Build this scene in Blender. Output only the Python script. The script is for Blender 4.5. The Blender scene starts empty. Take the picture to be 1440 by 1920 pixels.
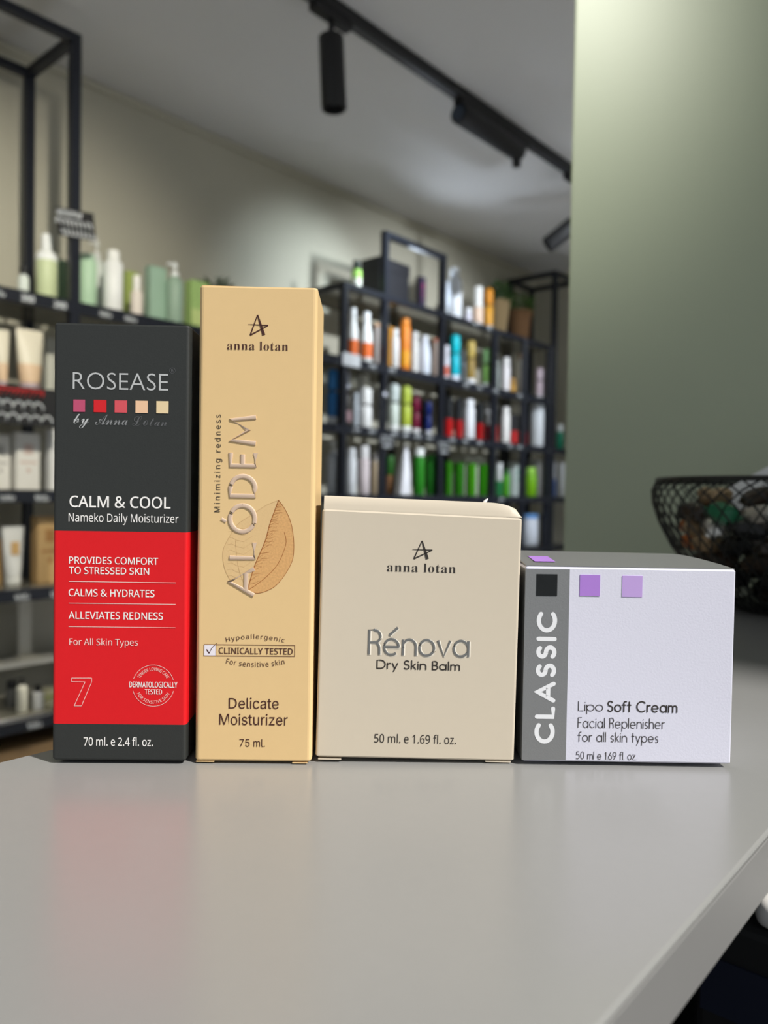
import bpy, bmesh, math, os, random
from mathutils import Vector, Matrix
random.seed(7)
S = bpy.context.scene
COL = S.collection
PI = math.pi
R = math.radians

# ------------------------------------------------------------------ camera
# world axes: +x and -x across the shop (the long shelf wall is at -x), +y along the shelf wall
YAW, PITCH, ROLL = R(41.1), R(1.45), R(0.92)
EYE = Vector((0, 0, 1.2))
r0 = Vector((math.cos(YAW), math.sin(YAW), 0))
f0 = Vector((-math.sin(YAW), math.cos(YAW), 0))
zz = Vector((0, 0, 1))
fw = f0 * math.cos(PITCH) - zz * math.sin(PITCH)
u0 = zz * math.cos(PITCH) + f0 * math.sin(PITCH)
rc = r0 * math.cos(ROLL) + u0 * math.sin(ROLL)
uc = u0 * math.cos(ROLL) - r0 * math.sin(ROLL)
cam = bpy.data.cameras.new('camera')
cam_o = bpy.data.objects.new('camera', cam)
COL.objects.link(cam_o)
m = Matrix((rc, uc, -fw)).transposed().to_4x4()
m.translation = EYE
cam_o.matrix_world = m
cam.sensor_fit = 'VERTICAL'
cam.sensor_height = 36.0
cam.lens = 36.0 * 1442 / 1920
cam.clip_start = 0.01
cam.dof.use_dof = True
cam.dof.focus_distance = 0.283
cam.dof.aperture_fstop = 10.0
S.camera = cam_o

# ------------------------------------------------------------------ light
S.view_settings.view_transform = 'Standard'
S.view_settings.look = 'None'
S.view_settings.gamma = 1.0
S.view_settings.use_curve_mapping = False
S.view_settings.exposure = 0.0
w = bpy.data.worlds.new('daylight')
S.world = w
w.use_nodes = True
w.node_tree.nodes['Background'].inputs['Color'].default_value = (0.86, 0.93, 1.0, 1)
w.node_tree.nodes['Background'].inputs['Strength'].default_value = 0.45


def spot(name, loc, target, energy, angle, blend, radius, color):
    l = bpy.data.lights.new(name, 'SPOT')
    l.energy, l.spot_size, l.spot_blend, l.shadow_soft_size, l.color = energy, R(angle), blend, radius, color
    o = bpy.data.objects.new(name, l)
    COL.objects.link(o)
    o.location = loc
    o.rotation_euler = (Vector(target) - Vector(loc)).to_track_quat('-Z', 'Y').to_euler()
    return o


# sunlight through the shop front on the right, high and slightly ahead of the boxes
sl = bpy.data.lights.new('sun', 'SUN')
sl.energy, sl.angle, sl.color = 5.4, R(2.0), (1.0, 0.965, 0.91)
so = bpy.data.objects.new('sun', sl)
COL.objects.link(so)
EL, SD = R(46), Vector((0.99, 0.157, 0)).normalized()
so.location = (1.5, 0.4, 3.5)
so.rotation_euler = (SD * math.cos(EL) + zz * math.sin(EL)).to_track_quat('Z', 'Y').to_euler()

# beams of the shop's ceiling spotlights, plus unseen lights added for shelves and ceiling
spot('wall_spotlight_beam', (-1.76, 2.78, 2.52), (-2.76, 2.58, 2.08), 44, 62, 1.0, 0.05, (0.78, 0.91, 1.0))
spot('added_far_shelf_fill', (-0.25, 3.10, 2.62), (-2.40, 3.30, 1.66), 275, 58, 0.8, 0.05, (0.88, 0.94, 1.0))  # unseen light added to brighten the far shelves
spot('added_left_shelf_fill', (-0.35, 0.55, 2.62), (-2.60, 1.10, 1.62), 185, 52, 1.0, 0.05, (1.0, 0.95, 0.82))  # no fixture here; put in to lift the left shelves
spot('partition_spotlight_beam', (-0.95, -0.10, 2.60), (-0.60, 0.92, 1.85), 90, 30, 1.0, 0.06, (1.0, 0.98, 0.88))
spot('floor_spotlight_beam', (-1.73, 1.71, 2.36), (-1.70, 1.75, 0), 190, 80, 0.8, 0.04, (1.0, 0.96, 0.86))
spot('added_floor_bounce_light', (-1.45, 3.10, 2.60), (-1.50, 3.15, 0), 1900, 50, 0.7, 0.04, (0.70, 0.80, 1.0))  # added so that light bounced off the floor brightens the ceiling
spot('added_ceiling_glow_light', (-2.62, 3.22, 2.17), (-1.75, 3.08, 2.72), 9, 100, 1.0, 0.04, (0.72, 0.84, 1.0))  # made-up uplight for the bluish glow on the ceiling

# ------------------------------------------------------------------ materials
MATS = {}


def mat(name, col, rough=0.5, metal=0.0, spec=0.5, noise=0.0, nscale=60, bump=0.0, bscale=300, alpha=1.0, coat=0.0, trans=0.0):
    if name in MATS:
        return MATS[name]
    m = bpy.data.materials.new(name)
    m.use_nodes = True
    nt = m.node_tree
    b = nt.nodes['Principled BSDF']
    b.inputs['Base Color'].default_value = (*col, 1)
    b.inputs['Roughness'].default_value = rough
    b.inputs['Metallic'].default_value = metal
    b.inputs['Specular IOR Level'].default_value = spec
    b.inputs['Coat Weight'].default_value = coat
    b.inputs['Transmission Weight'].default_value = trans
    b.inputs['Alpha'].default_value = alpha
    if noise or bump:
        tc = nt.nodes.new('ShaderNodeTexCoord')
    if noise:
        n = nt.nodes.new('ShaderNodeTexNoise')
        n.inputs['Scale'].default_value = nscale
        n.inputs['Detail'].default_value = 4
        r = nt.nodes.new('ShaderNodeMapRange')
        r.inputs[3].default_value = 1 - noise
        r.inputs[4].default_value = 1 + noise
        mx = nt.nodes.new('ShaderNodeMix')
        mx.data_type = 'RGBA'
        mx.blend_type = 'MULTIPLY'
        mx.inputs[0].default_value = 1
        mx.inputs[6].default_value = (*col, 1)
        nt.links.new(tc.outputs['Object'], n.inputs['Vector'])
        nt.links.new(n.outputs['Fac'], r.inputs[0])
        nt.links.new(r.outputs[0], mx.inputs[7])
        nt.links.new(mx.outputs[2], b.inputs['Base Color'])
    if bump:
        n2 = nt.nodes.new('ShaderNodeTexNoise')
        n2.inputs['Scale'].default_value = bscale
        n2.inputs['Detail'].default_value = 3
        bp = nt.nodes.new('ShaderNodeBump')
        bp.inputs['Strength'].default_value = bump
        bp.inputs['Distance'].default_value = 0.0002
        nt.links.new(tc.outputs['Object'], n2.inputs['Vector'])
        nt.links.new(n2.outputs['Fac'], bp.inputs['Height'])
        nt.links.new(bp.outputs['Normal'], b.inputs['Normal'])
    MATS[name] = m
    return m


def cmat(col, rough=0.4):
    return mat('surface_%d_%d_%d_%d' % (*[int(c * 1000) for c in col], int(rough * 100)), col, rough, spec=0.3, noise=0.04, nscale=30)


def wood_mat(name, c1, c2):
    m = mat(name, c1, 0.5)
    nt = m.node_tree
    tc = nt.nodes.new('ShaderNodeTexCoord')
    mp = nt.nodes.new('ShaderNodeMapping')
    mp.inputs['Scale'].default_value = (12, 0.9, 12)
    n = nt.nodes.new('ShaderNodeTexNoise')
    n.inputs['Scale'].default_value = 4
    n.inputs['Detail'].default_value = 6
    r = nt.nodes.new('ShaderNodeValToRGB')
    r.color_ramp.elements[0].color = (*c1, 1)
    r.color_ramp.elements[1].color = (*c2, 1)
    r.color_ramp.elements[0].position = 0.35
    r.color_ramp.elements[1].position = 0.65
    nt.links.new(tc.outputs['Object'], mp.inputs[0])
    nt.links.new(mp.outputs[0], n.inputs['Vector'])
    nt.links.new(n.outputs['Fac'], r.inputs[0])
    nt.links.new(r.outputs[0], nt.nodes['Principled BSDF'].inputs['Base Color'])
    return m


def weave_mat(name, c1, c2, sc):
    m = mat(name, c1, 0.75)
    nt = m.node_tree
    tc = nt.nodes.new('ShaderNodeTexCoord')
    wv = nt.nodes.new('ShaderNodeTexWave')
    wv.bands_direction = 'Z'
    wv.inputs['Scale'].default_value = sc
    wv.inputs['Distortion'].default_value = 4
    wv.inputs['Detail Scale'].default_value = 6
    r = nt.nodes.new('ShaderNodeValToRGB')
    r.color_ramp.elements[0].color = (*c1, 1)
    r.color_ramp.elements[1].color = (*c2, 1)
    bp = nt.nodes.new('ShaderNodeBump')
    bp.inputs['Distance'].default_value = 0.004
    nt.links.new(tc.outputs['Object'], wv.inputs['Vector'])
    nt.links.new(wv.outputs['Fac'], r.inputs[0])
    nt.links.new(wv.outputs['Fac'], bp.inputs['Height'])
    nt.links.new(bp.outputs['Normal'], nt.nodes['Principled BSDF'].inputs['Normal'])
    nt.links.new(r.outputs[0], nt.nodes['Principled BSDF'].inputs['Base Color'])
    return m


CEIL = mat('ceiling_paint', (0.60, 0.585, 0.56), 0.85, noise=0.02, nscale=3)
WALL = mat('wall_paint', (0.50, 0.475, 0.38), 0.8, noise=0.03, nscale=4)
SAGE = mat('sage_paint', (0.41, 0.46, 0.33), 0.42, noise=0.02, nscale=5, bump=0.15, bscale=120)
FLOOR = mat('floor_tile', (0.30, 0.285, 0.26), 0.4, noise=0.05, nscale=3)
OAK = wood_mat('plinth_oak', (0.30, 0.19, 0.09), (0.20, 0.12, 0.05))
LAMI = mat('counter_laminate', (0.275, 0.275, 0.27), 0.26, spec=0.85, noise=0.015, nscale=200, bump=0.03, bscale=900)
EDGE = mat('counter_edge_band', (0.19, 0.188, 0.186), 0.45, noise=0.02, nscale=80)
BLK = mat('black_steel', (0.011, 0.013, 0.020), 0.36, spec=0.35, noise=0.1, nscale=20)
BOARD = mat('glossy_shelf_board', (0.17, 0.16, 0.125), 0.10, spec=0.9, noise=0.05, nscale=15)
MBLK = mat('matte_black', (0.008, 0.008, 0.009), 0.55, noise=0.1, nscale=20)
CHALK = mat('white_chalk', (0.75, 0.78, 0.80), 0.9, noise=0.1, nscale=200)
REDCH = mat('red_chalk', (0.72, 0.03, 0.03), 0.9, noise=0.1, nscale=200)

# ------------------------------------------------------------------ mesh helpers


def mk(name, bm, m=None, parent=None, smooth=False, loc=None, rot=None, mats=None):
    me = bpy.data.meshes.new(name)
    bm.normal_update()
    bm.to_mesh(me)
    bm.free()
    for x in (mats or ([m] if m else [])):
        me.materials.append(x)
    if smooth:
        for p in me.polygons:
            p.use_smooth = True
        try:
            me.set_sharp_from_angle(angle=R(38))
        except Exception:
            pass
    o = bpy.data.objects.new(name, me)
    COL.objects.link(o)
    if parent:
        o.parent = parent
    if loc:
        o.location = loc
    if rot:
        o.rotation_euler = rot
    return o


def tag(o, label, cat, group=None):
    o['label'], o['category'] = label, cat
    if group:
        o['group'] = group
    return o


def struct(o):
    o['kind'] = 'structure'
    return o


def thing(name, label, cat, loc=(0, 0, 0), rz=0.0, group=None):
    o = bpy.data.objects.new(name, None)
    o.empty_display_size = 0.02
    COL.objects.link(o)
    o.location = loc
    o.rotation_euler = (0, 0, rz)
    return tag(o, label, cat, group)


def box(bm, x0, x1, y0, y1, z0, z1, bev=0.0, seg=1, mi=0):
    vs = [bm.verts.new((x, y, z)) for x in (x0, x1) for y in (y0, y1) for z in (z0, z1)]
    q = [(0, 1, 3, 2), (4, 6, 7, 5), (0, 4, 5, 1), (2, 3, 7, 6), (0, 2, 6, 4), (1, 5, 7, 3)]
    fs = [bm.faces.new([vs[i] for i in f]) for f in q]
    for f in fs:
        f.material_index = mi
    if bev:
        es = list({e for f in fs for e in f.edges})
        bmesh.ops.bevel(bm, geom=es, offset=bev, segments=seg, affect='EDGES', profile=0.5)
    return bm


def nb():
    return bmesh.new()


def bx(*a, **k):
    return box(nb(), *a, **k)


def lathe(prof, seg=20, bm=None, cx=0, cy=0, sx=1.0, sy=1.0):
    """revolve (radius, height) pairs; ends are closed"""
    bm = bm or nb()
    rings = []
    for r, z in prof:
        rings.append([bm.verts.new((cx + sx * r * math.cos(2 * PI * i / seg), cy + sy * r * math.sin(2 * PI * i / seg), z)) for i in range(seg)])
    for a, b in zip(rings, rings[1:]):
        for i in range(seg):
            j = (i + 1) % seg
            bm.faces.new((a[i], a[j], b[j], b[i]))
    bm.faces.new(rings[0][::-1])
    bm.faces.new(rings[-1])
    return bm


def tube(bm, pts, r, seg=6, closed=False):
    """a swept tube along 3D points; r a number or a list"""
    pts = [Vector(p) for p in pts]
    n = len(pts)
    rings = []
    up = Vector((0, 0, 1))
    for i, p in enumerate(pts):
        if closed:
            t = pts[(i + 1) % n] - pts[i - 1]
        else:
            t = pts[min(i + 1, n - 1)] - pts[max(i - 1, 0)]
        t.normalize()
        a = up if abs(t.dot(up)) < 0.95 else Vector((1, 0, 0))
        b = t.cross(a).normalized()
        c = b.cross(t)
        rr = r[i] if isinstance(r, (list, tuple)) else r
        rings.append([bm.verts.new(p + (b * math.cos(2 * PI * k / seg) + c * math.sin(2 * PI * k / seg)) * rr) for k in range(seg)])
    pairs = list(zip(rings, rings[1:])) + ([(rings[-1], rings[0])] if closed else [])
    for a, b in pairs:
        for k in range(seg):
            j = (k + 1) % seg
            bm.faces.new((a[k], a[j], b[j], b[k]))
    if not closed:
        bm.faces.new(rings[0][::-1])
        bm.faces.new(rings[-1])
    return bm


# ------------------------------------------------------------------ lettering helpers
FD = bpy.utils.system_resource('DATAFILES', path='fonts') or ''
FONTS = {}


def font(n):
    if n is None:
        return None
    if n not in FONTS:
        try:
            FONTS[n] = bpy.data.fonts.load(os.path.join(FD, n))
        except Exception:
            FONTS[n] = None
    return FONTS[n]


NOTO = 'NotoSansHebrew-Regular.woff2'
MATH = 'NotoSansMath-Regular.woff2'


def mathify(s, up, lo, exc=None):
    return ''.join((exc or {}).get(c) or (chr(up + ord(c) - 65) if 'A' <= c <= 'Z' else chr(lo + ord(c) - 97) if 'a' <= c <= 'z' else c) for c in s)


def glyphs(body, fnt, offset=0.0, spacing=1.0):
    """outline letters as (verts, faces) lying in x,y"""
    f = font(fnt)
    if fnt == MATH and f is None:
        body = ''.join(c for c in body)
    cu = bpy.data.curves.new('letters', 'FONT')
    cu.body = body
    cu.size = 1
    cu.offset = offset
    cu.space_character = spacing
    cu.resolution_u = 4
    if f:
        cu.font = f
    o = bpy.data.objects.new('letters', cu)
    COL.objects.link(o)
    bpy.context.view_layer.update()
    me = o.evaluated_get(bpy.context.evaluated_depsgraph_get()).to_mesh()
    V = [Vector(v.co) for v in me.vertices]
    F = [tuple(p.vertices) for p in me.polygons]
    bpy.data.objects.remove(o)
    bpy.data.curves.remove(cu)
    return V, F


def arc(cx, cy, r, a0, a1, n=14, ry=None):
    ry = r if ry is None else ry
    return [(cx + r * math.cos(R(a0 + (a1 - a0) * i / n)), cy + ry * math.sin(R(a0 + (a1 - a0) * i / n))) for i in range(n + 1)]


X = 0.64
STROKES = {
    'o': (.64, [arc(.32, .32, .32, 0, 360, 24)]), 'a': (.66, [arc(.32, .32, .32, 0, 360, 24), [(.64, X), (.64, 0)]]),
    'e': (.66, [[(.02, .32), (.64, .32)] + arc(.32, .32, .32, 0, 310, 20)]),
    'c': (.58, [arc(.32, .32, .32, 45, 315, 18)]),
    'n': (.56, [[(0, 0), (0, X)], [(0, .3)] + arc(.28, .36, .28, 180, 0) + [(.56, 0)]]),
    'h': (.54, [[(0, 0), (0, 1)], [(0, .3)] + arc(.27, .37, .27, 180, 0) + [(.54, 0)]]),
    'm': (.86, [[(0, 0), (0, X)], [(0, .3)] + arc(.215, .42, .215, 180, 0) + [(.43, 0)], [(.43, .42)] + arc(.645, .42, .215, 180, 0) + [(.86, 0)]]),
    'r': (.28, [[(0, 0), (0, X)], [(0, .3)] + arc(.25, .38, .25, 180, 75)]),
    'p': (.62, [[(0, X), (0, -.32)], arc(.32, .32, .32, 0, 360, 24)]),
    'i': (.02, [[(0, 0), (0, X)], [(0, .86), (0, .89)]]), 'l': (.02, [[(0, 0), (0, 1)]]),
    'f': (.32, [[(.1, 0), (.1, .8)] + arc(.29, .8, .19, 180, 70), [(-.06, X), (.28, X)]]),
    't': (.28, [[(.12, .95), (.12, 0)], [(-.04, X), (.28, X)]]),
    's': (.36, [arc(.19, .475, .165, 40, 270, 12) + arc(.17, .155, .16, 90, -140, 12)]),
    'k': (.42, [[(0, 0), (0, 1)], [(.38, X), (.02, .26)], [(.13, .37), (.42, 0)]]),
    'y': (.52, [[(0, X), (.27, 0)], [(.52, X), (.14, -.32)]]), 'v': (.54, [[(0, X), (.27, 0), (.54, X)]]),
    'z': (.42, [[(0, X), (.42, X), (0, 0), (.42, 0)]]),
    'L': (.42, [[(0, 1), (0, 0), (.42, 0)]]), 'F': (.42, [[(0, 0), (0, 1), (.42, 1)], [(0, .52), (.36, .52)]]),
    'S': (.52, [arc(.27, .755, .235, 35, 270, 14) + arc(.25, .26, .26, 90, -145, 14)]),
    'C': (.86, [arc(.5, .5, .5, 48, 312, 22)]), 'I': (.02, [[(0, 0), (0, 1)]]),
    'R': (.5, [[(0, 0), (0, 1), (.24, 1)] + arc(.24, .74, .25, 90, -90) + [(0, .49)], [(.2, .49)] + arc(.2, .25, .25, 88, 0, 8) + [(.46, 0)]]),
    'B': (.5, [[(0, 0), (0, 1), (.22, 1)] + arc(.22, .76, .24, 90, -90) + [(0, .52)], [(.22, .52)] + arc(.24, .26, .26, 90, -90) + [(0, 0)]]),
    'A': (.86, [[(0, 0), (.43, 1), (.86, 0)], [(.14, .33), (.72, .33)]]),
    'D': (.8, [[(0, 0), (0, 1), (.3, 1)] + arc(.3, .5, .5, 90, -90, 18) + [(0, 0)]]),
    'E': (.5, [[(.5, 1), (0, 1), (0, 0), (.5, 0)], [(0, .52), (.44, .52)]]),
    'M': (.9, [[(0, 0), (.1, 1), (.45, .3), (.8, 1), (.9, 0)]]), 'O': (1., [arc(.5, .5, .5, 0, 360, 30)]),
    '\u00d3': (1., [arc(.5, .5, .5, 0, 360, 30), [(.52, 1.14), (.68, 1.3)]]),
    '\u00e9': (.66, [[(.02, .32), (.64, .32)] + arc(.32, .32, .32, 0, 310, 20), [(.22, .8), (.58, 1.12)]]),
    '5': (.56, [[(.46, .96), (.12, .96), (.06, .55)] + arc(.24, .32, .31, 128, -135, 16)]),
    '0': (.6, [arc(.3, .48, .28, 0, 360, 24, .48)]), '1': (.2, [[(0, .8), (.16, .96), (.16, 0)]]),
    '6': (.56, [arc(.28, .28, .28, 0, 360, 20), [(.05, .42), (.4, .96)]]), '9': (.56, [arc(.28, .68, .28, 0, 360, 20), [(.51, .54), (.16, 0)]]),
    '.': (.02, [[(0, 0), (0, .02)]]), ' ': (.22, []),
}


def strokes(body, gap=0.13, gaps=None):
    """skeleton letters: a list of 2D paths"""
    x, out = 0.0, []
    for ch in body:
        adv, ps = STROKES[ch]
        for p in ps:
            out.append([(a + x, b) for a, b in p])
        x += adv + gap
    return out


def ribbon(bm, path, hw, y, th=0.00005):
    """a flat ink stroke with round ends in the plane of a face (x, z); front at y"""
    n = len(path)
    L, Rr = [], []
    for i, (px, pz) in enumerate(path):
        a = path[max(i - 1, 0)]
        b = path[min(i + 1, n - 1)]
        t = Vector((b[0] - a[0], b[1] - a[1]))
        if t.length < 1e-9:
            t = Vector((1, 0))
        t.normalize()
        k = 1.0
        if 0 < i < n - 1:
            t1 = Vector((px - a[0], pz - a[1]))
            if t1.length > 1e-9:
                k = 1 / max(0.55, abs(t1.normalized().dot(t)))
        nx, nz = -t.y * hw * k, t.x * hw * k
        L.append(bm.verts.new((px + nx, y, pz + nz)))
        Rr.append(bm.verts.new((px - nx, y, pz - nz)))
    for i in range(n - 1):
        bm.faces.new((L[i], Rr[i], Rr[i + 1], L[i + 1]))
    for (px, pz), yy in ((path[0], y - 0.000004), (path[-1], y - 0.000004)):
        vs = [bm.verts.new((px + hw * math.cos(2 * PI * k / 10), yy, pz + hw * math.sin(2 * PI * k / 10))) for k in range(10)]
        bm.faces.new(vs[::-1])


def fit(pts2, bb, pad=0.0):
    xs = [p[0] for p in pts2]
    ys = [p[1] for p in pts2]
    x0, x1, y0, y1 = min(xs), max(xs), min(ys), max(ys)
    a, b, c, d = bb[0] + pad, bb[1] + pad, bb[2] - pad, bb[3] - pad
    sx = (c - a) / max(x1 - x0, 1e-9)
    sy = (d - b) / max(y1 - y0, 1e-9)
    return lambda p: (a + (p[0] - x0) * sx, b + (p[1] - y0) * sy)


def bend2(p, bb, sag):
    """arch a line of lettering; sag > 0 rises in the middle"""
    cx = (bb[0] + bb[2]) / 2
    c = bb[2] - bb[0]
    rad = c * c / (8 * abs(sag))
    s = 1 if sag > 0 else -1
    base = bb[1] if sag > 0 else bb[3]
    t = (p[0] - cx) / rad
    h = (p[1] - base)
    rr = rad + h * s
    return (cx + rr * math.sin(t), base + s * (rr * math.cos(t) - rad))


def letter_bm(bm, body, fnt, bb, off=0.0, spacing=1.0, vert=False, y=-0.00012, sag=None, radial=None, bold=0.0):
    """printed letters on a box face: bb = (x0, z0, x1, z1) in millimetres"""
    V, F = glyphs(body, fnt, off, spacing)
    P = [(-v.y, v.x) if vert else (v.x, v.y) for v in V]
    if radial:
        cx, cz, rin, h, a0, a1, outward = radial
        xs = [p[0] for p in P]
        zs = [p[1] for p in P]
        q = []
        for p in P:
            t = (p[0] - min(xs)) / (max(xs) - min(xs))
            hh = (p[1] - min(zs)) / (max(zs) - min(zs)) * h
            a = R(a0 + (a1 - a0) * t)
            rr = rin + hh if outward else rin + h - hh
            q.append((cx + rr * math.cos(a), cz + rr * math.sin(a)))
        P = q
    else:
        f = fit(P, bb)
        P = [f(p) for p in P]
        if sag:
            P = [bend2(p, bb, sag) for p in P]
    for s, (ddx, ddz) in enumerate([(0, 0)] if not bold else [(-bold, 0), (bold, 0), (0, bold * .7), (0, -bold * .7)]):
        vs = [bm.verts.new(((p[0] + ddx) / 1000, y - s * 0.000002, (p[1] + ddz) / 1000)) for p in P]
        for f_ in F:
            try:
                bm.faces.new([vs[i] for i in f_])
            except ValueError:
                pass
    return bm


def stroke_bm(bm, body, bb, hw, gap=0.13, vert=False, y=-0.00012):
    ps = strokes(body, gap)
    if vert:
        ps = [[(-b, a) for a, b in p] for p in ps]
    f = fit([q for p in ps for q in p], bb, hw)
    for p in ps:
        ribbon(bm, [tuple(c / 1000 for c in f(q)) for q in p], hw / 1000, y)
    return bm


def out(bm):
    """turn every printed face towards the front"""
    bm.normal_update()
    for f in bm.faces:
        if f.normal.y > 0:
            f.normal_flip()
    return bm


def line_bm(bm, pts, hw, y=-0.00012, close=False):
    p = [(a / 1000, b / 1000) for a, b in pts]
    if close:
        p = p + [p[0]]
    for a, b in zip(p, p[1:]):
        ribbon(bm, [a, b], hw / 1000, y)
    return bm


def poly_bm(bm, pts, y=-0.0001):
    bm.faces.new([bm.verts.new((a / 1000, y, b / 1000)) for a, b in pts])
    return bm

# ------------------------------------------------------------------ the room
struct(mk('floor', bx(-2.9, 3.1, -2.2, 4.9, -0.1, 0), FLOOR))
bm = bx(-2.9, 0.55, -1.6, 4.9, 2.72, 2.86)
box(bm, 0.5501, 3.1, 0.73, 4.9, 2.72, 2.86)  # unseen slab, added to keep the sun off the bowl
struct(mk('ceiling', bm, CEIL))
struct(mk('wall_left', bx(-2.90, -2.765, -2.2, 4.9, 0, 2.72), WALL))
struct(mk('wall_far', bx(-2.765, 2.6, 4.75, 4.9, 0, 2.72), WALL))
struct(mk('wall_right', bx(-0.489, 3.0, 0.92, 1.04, 0, 2.72, bev=0.004, seg=2), SAGE))
struct(mk('trim_1', bx(-2.765, -2.745, -2.2, 4.75, 2.695, 2.72, bev=0.004), WALL))

# counter: a narrow laminate ledge that runs up to the sage wall
ct = thing('service_counter', 'narrow light grey laminate counter ledge the cosmetic boxes stand on', 'counter', (-0.174, 0.1, 0))
mk('counter_top', bx(-0.112, 0.112, -0.9, 0.819, 1.082, 1.1, bev=0.0009, seg=2), parent=ct, mats=[LAMI])
mk('edge_band', bx(0.1121, 0.1127, -0.9, 0.819, 1.0822, 1.0990, bev=0.0002), EDGE, parent=ct)
mk('counter_panel', bx(-0.098, -0.05, -0.9, 0.818, 0, 1.0815), MBLK, parent=ct)
desk = thing('work_desk', 'black work desk hidden in shade below the counter ledge', 'desk', (0.2, 0.1, 0))
mk('desk_top', bx(-0.42, 0.35, -0.9, 0.8, 0.80, 0.84, bev=0.002), MBLK, parent=desk)
mk('desk_front', bx(0.30, 0.34, -0.9, 0.8, 0.0, 0.799), MBLK, parent=desk)

pr = thing('receipt_printer', 'black machine with navy strip and white rounded top piece under the counter edge', 'machine', (-0.044, 0.47, 0.8405))
mk('housing', bx(-0.09, 0.09, -0.07, 0.09, 0, 0.150, bev=0.006, seg=3), MBLK, parent=pr)
mk('front_strip', bx(-0.085, 0.085, -0.0712, -0.069, 0.100, 0.128), mat('navy_plastic', (0.012, 0.016, 0.035), 0.35), parent=pr)
mk('top_piece', bx(-0.062, 0.085, -0.072, 0.04, 0.150, 0.166, bev=0.007, seg=4), mat('white_plastic', (0.85, 0.83, 0.80), 0.35), parent=pr, smooth=True)

# ------------------------------------------------------------------ ceiling track and its spotlights
tr = thing('ceiling_track', 'long black lighting track fixed along the pale ceiling', 'lighting track', (-1.732, 1.9, 2.7195))
bm = nb()
box(bm, -0.022, 0.022, -3.0, 2.7, -0.036, 0, bev=0.002)
mk('rail', bm, MBLK, parent=tr)
bm = nb()
box(bm, -0.006, 0.006, -2.98, 2.68, -0.0372, -0.0355)
mk('conductor_slot', bm, mat('dark_grey_plastic', (0.07, 0.07, 0.075), 0.35), parent=tr)


def tilt(o, d):
    o.rotation_euler = Vector(d).to_track_quat('-Z', 'Y').to_euler()


def spotlight(label, y, d, stem, length=0.215, rad=0.039, adapter=0.16):
    t = thing('track_spotlight', label, 'spotlight', (-1.732, y, 2.6825), 0, 'black spotlights on the ceiling track')
    mk('adapter', bx(-0.018, 0.018, -adapter / 2, adapter / 2, -0.026, -0.0002, bev=0.002), MBLK, parent=t)
    bm = nb()
    tube(bm, [(0, 0, -0.026), (0, 0, -0.026 - stem)], 0.010, 10)
    lathe([(0.003, -0.034 - stem), (0.014, -0.030 - stem), (0.014, -0.012 - stem), (0.003, -0.008 - stem)], 12, bm)
    mk('stem', bm, MBLK, parent=t, smooth=True)
    h = mk('lamp_head', lathe([(rad * .9, 0.004), (rad, 0), (rad, -length), (rad * .93, -length - 0.004), (rad * .85, -length - 0.004), (rad * .8, -length + 0.02), (0.004, -length + 0.02)], 28), MBLK, parent=t, smooth=True)
    h.location = (0, 0, -0.026 - stem)
    tilt(h, d)
    return t


spotlight('black cylinder spotlight hanging straight down from the near part of the track', 1.70, (0.03, 0.05, -1), 0.05)
t = thing('track_spotlight', 'black spotlight folded flat under the middle of the ceiling track', 'spotlight', (-1.732, 2.62, 2.6825), 0, 'black spotlights on the ceiling track')
mk('adapter', bx(-0.021, 0.021, -0.25, 0.24, -0.022, -0.0002, bev=0.002), MBLK, parent=t)
bm = lathe([(0.036, -0.235), (0.038, -0.23), (0.038, 0.19), (0.033, 0.20), (0.004, 0.20)], 28)
bmesh.ops.rotate(bm, cent=(0, 0, 0), matrix=Matrix.Rotation(-PI / 2, 3, 'X'), verts=bm.verts)
mk('lamp_head', bm, MBLK, parent=t, smooth=True, loc=(0, -0.01, -0.052))
mk('lens_rim', lathe([(0.024, 0.0), (0.030, 0.002), (0.030, 0.004), (0.024, 0.006)], 24), mat('blue_glass', (0.03, 0.045, 0.07), 0.08), parent=t, loc=(0, -0.245, -0.052), rot=(PI / 2, 0, 0))
mk('tilt_knob', lathe([(0.003, -0.03), (0.018, -0.028), (0.018, 0), (0.003, 0.002)], 16), MBLK, parent=t, loc=(0, 0.17, -0.088), smooth=True)
spotlight('black spotlight tilted sideways beside the edge of the sage wall', 3.30, (-0.62, -0.45, -0.62), 0.19, length=0.15)

# ------------------------------------------------------------------ shelving
FN, BK = -2.35, -2.70
PW = 0.031
LV = {'T': 2.115, '1': 1.79, '2': 1.495, '3': 1.19, '4': 0.89, '5': 0.49}


def post(par, x, y, z0, z1):
    mk('post', bx(x - PW / 2, x + PW / 2, y - PW / 2, y + PW / 2, z0, z1, bev=0.002), BLK, parent=par)


def rail(par, x0, x1, y0, y1, z0, z1, name='rail'):
    mk(name, bx(x0, x1, y0, y1, z0, z1, bev=0.002), BLK, parent=par)


FX, BX_ = FN - PW / 2, BK + PW / 2


def boards(par, y0, y1, levels):
    for l in levels:
        z = LV[l]
        mk('shelf_board', bx(BK, FN - 0.002 - PW, y0, y1, z - 0.022, z, bev=0.001), BOARD, parent=par)
        mk('front_rail', bx(FN - PW + 0.0005 - 0.002, FN - 0.001, y0, y1, z - (0.026 if l == 'T' else 0.038), z - 0.0005, bev=0.001), BLK, parent=par)


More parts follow.
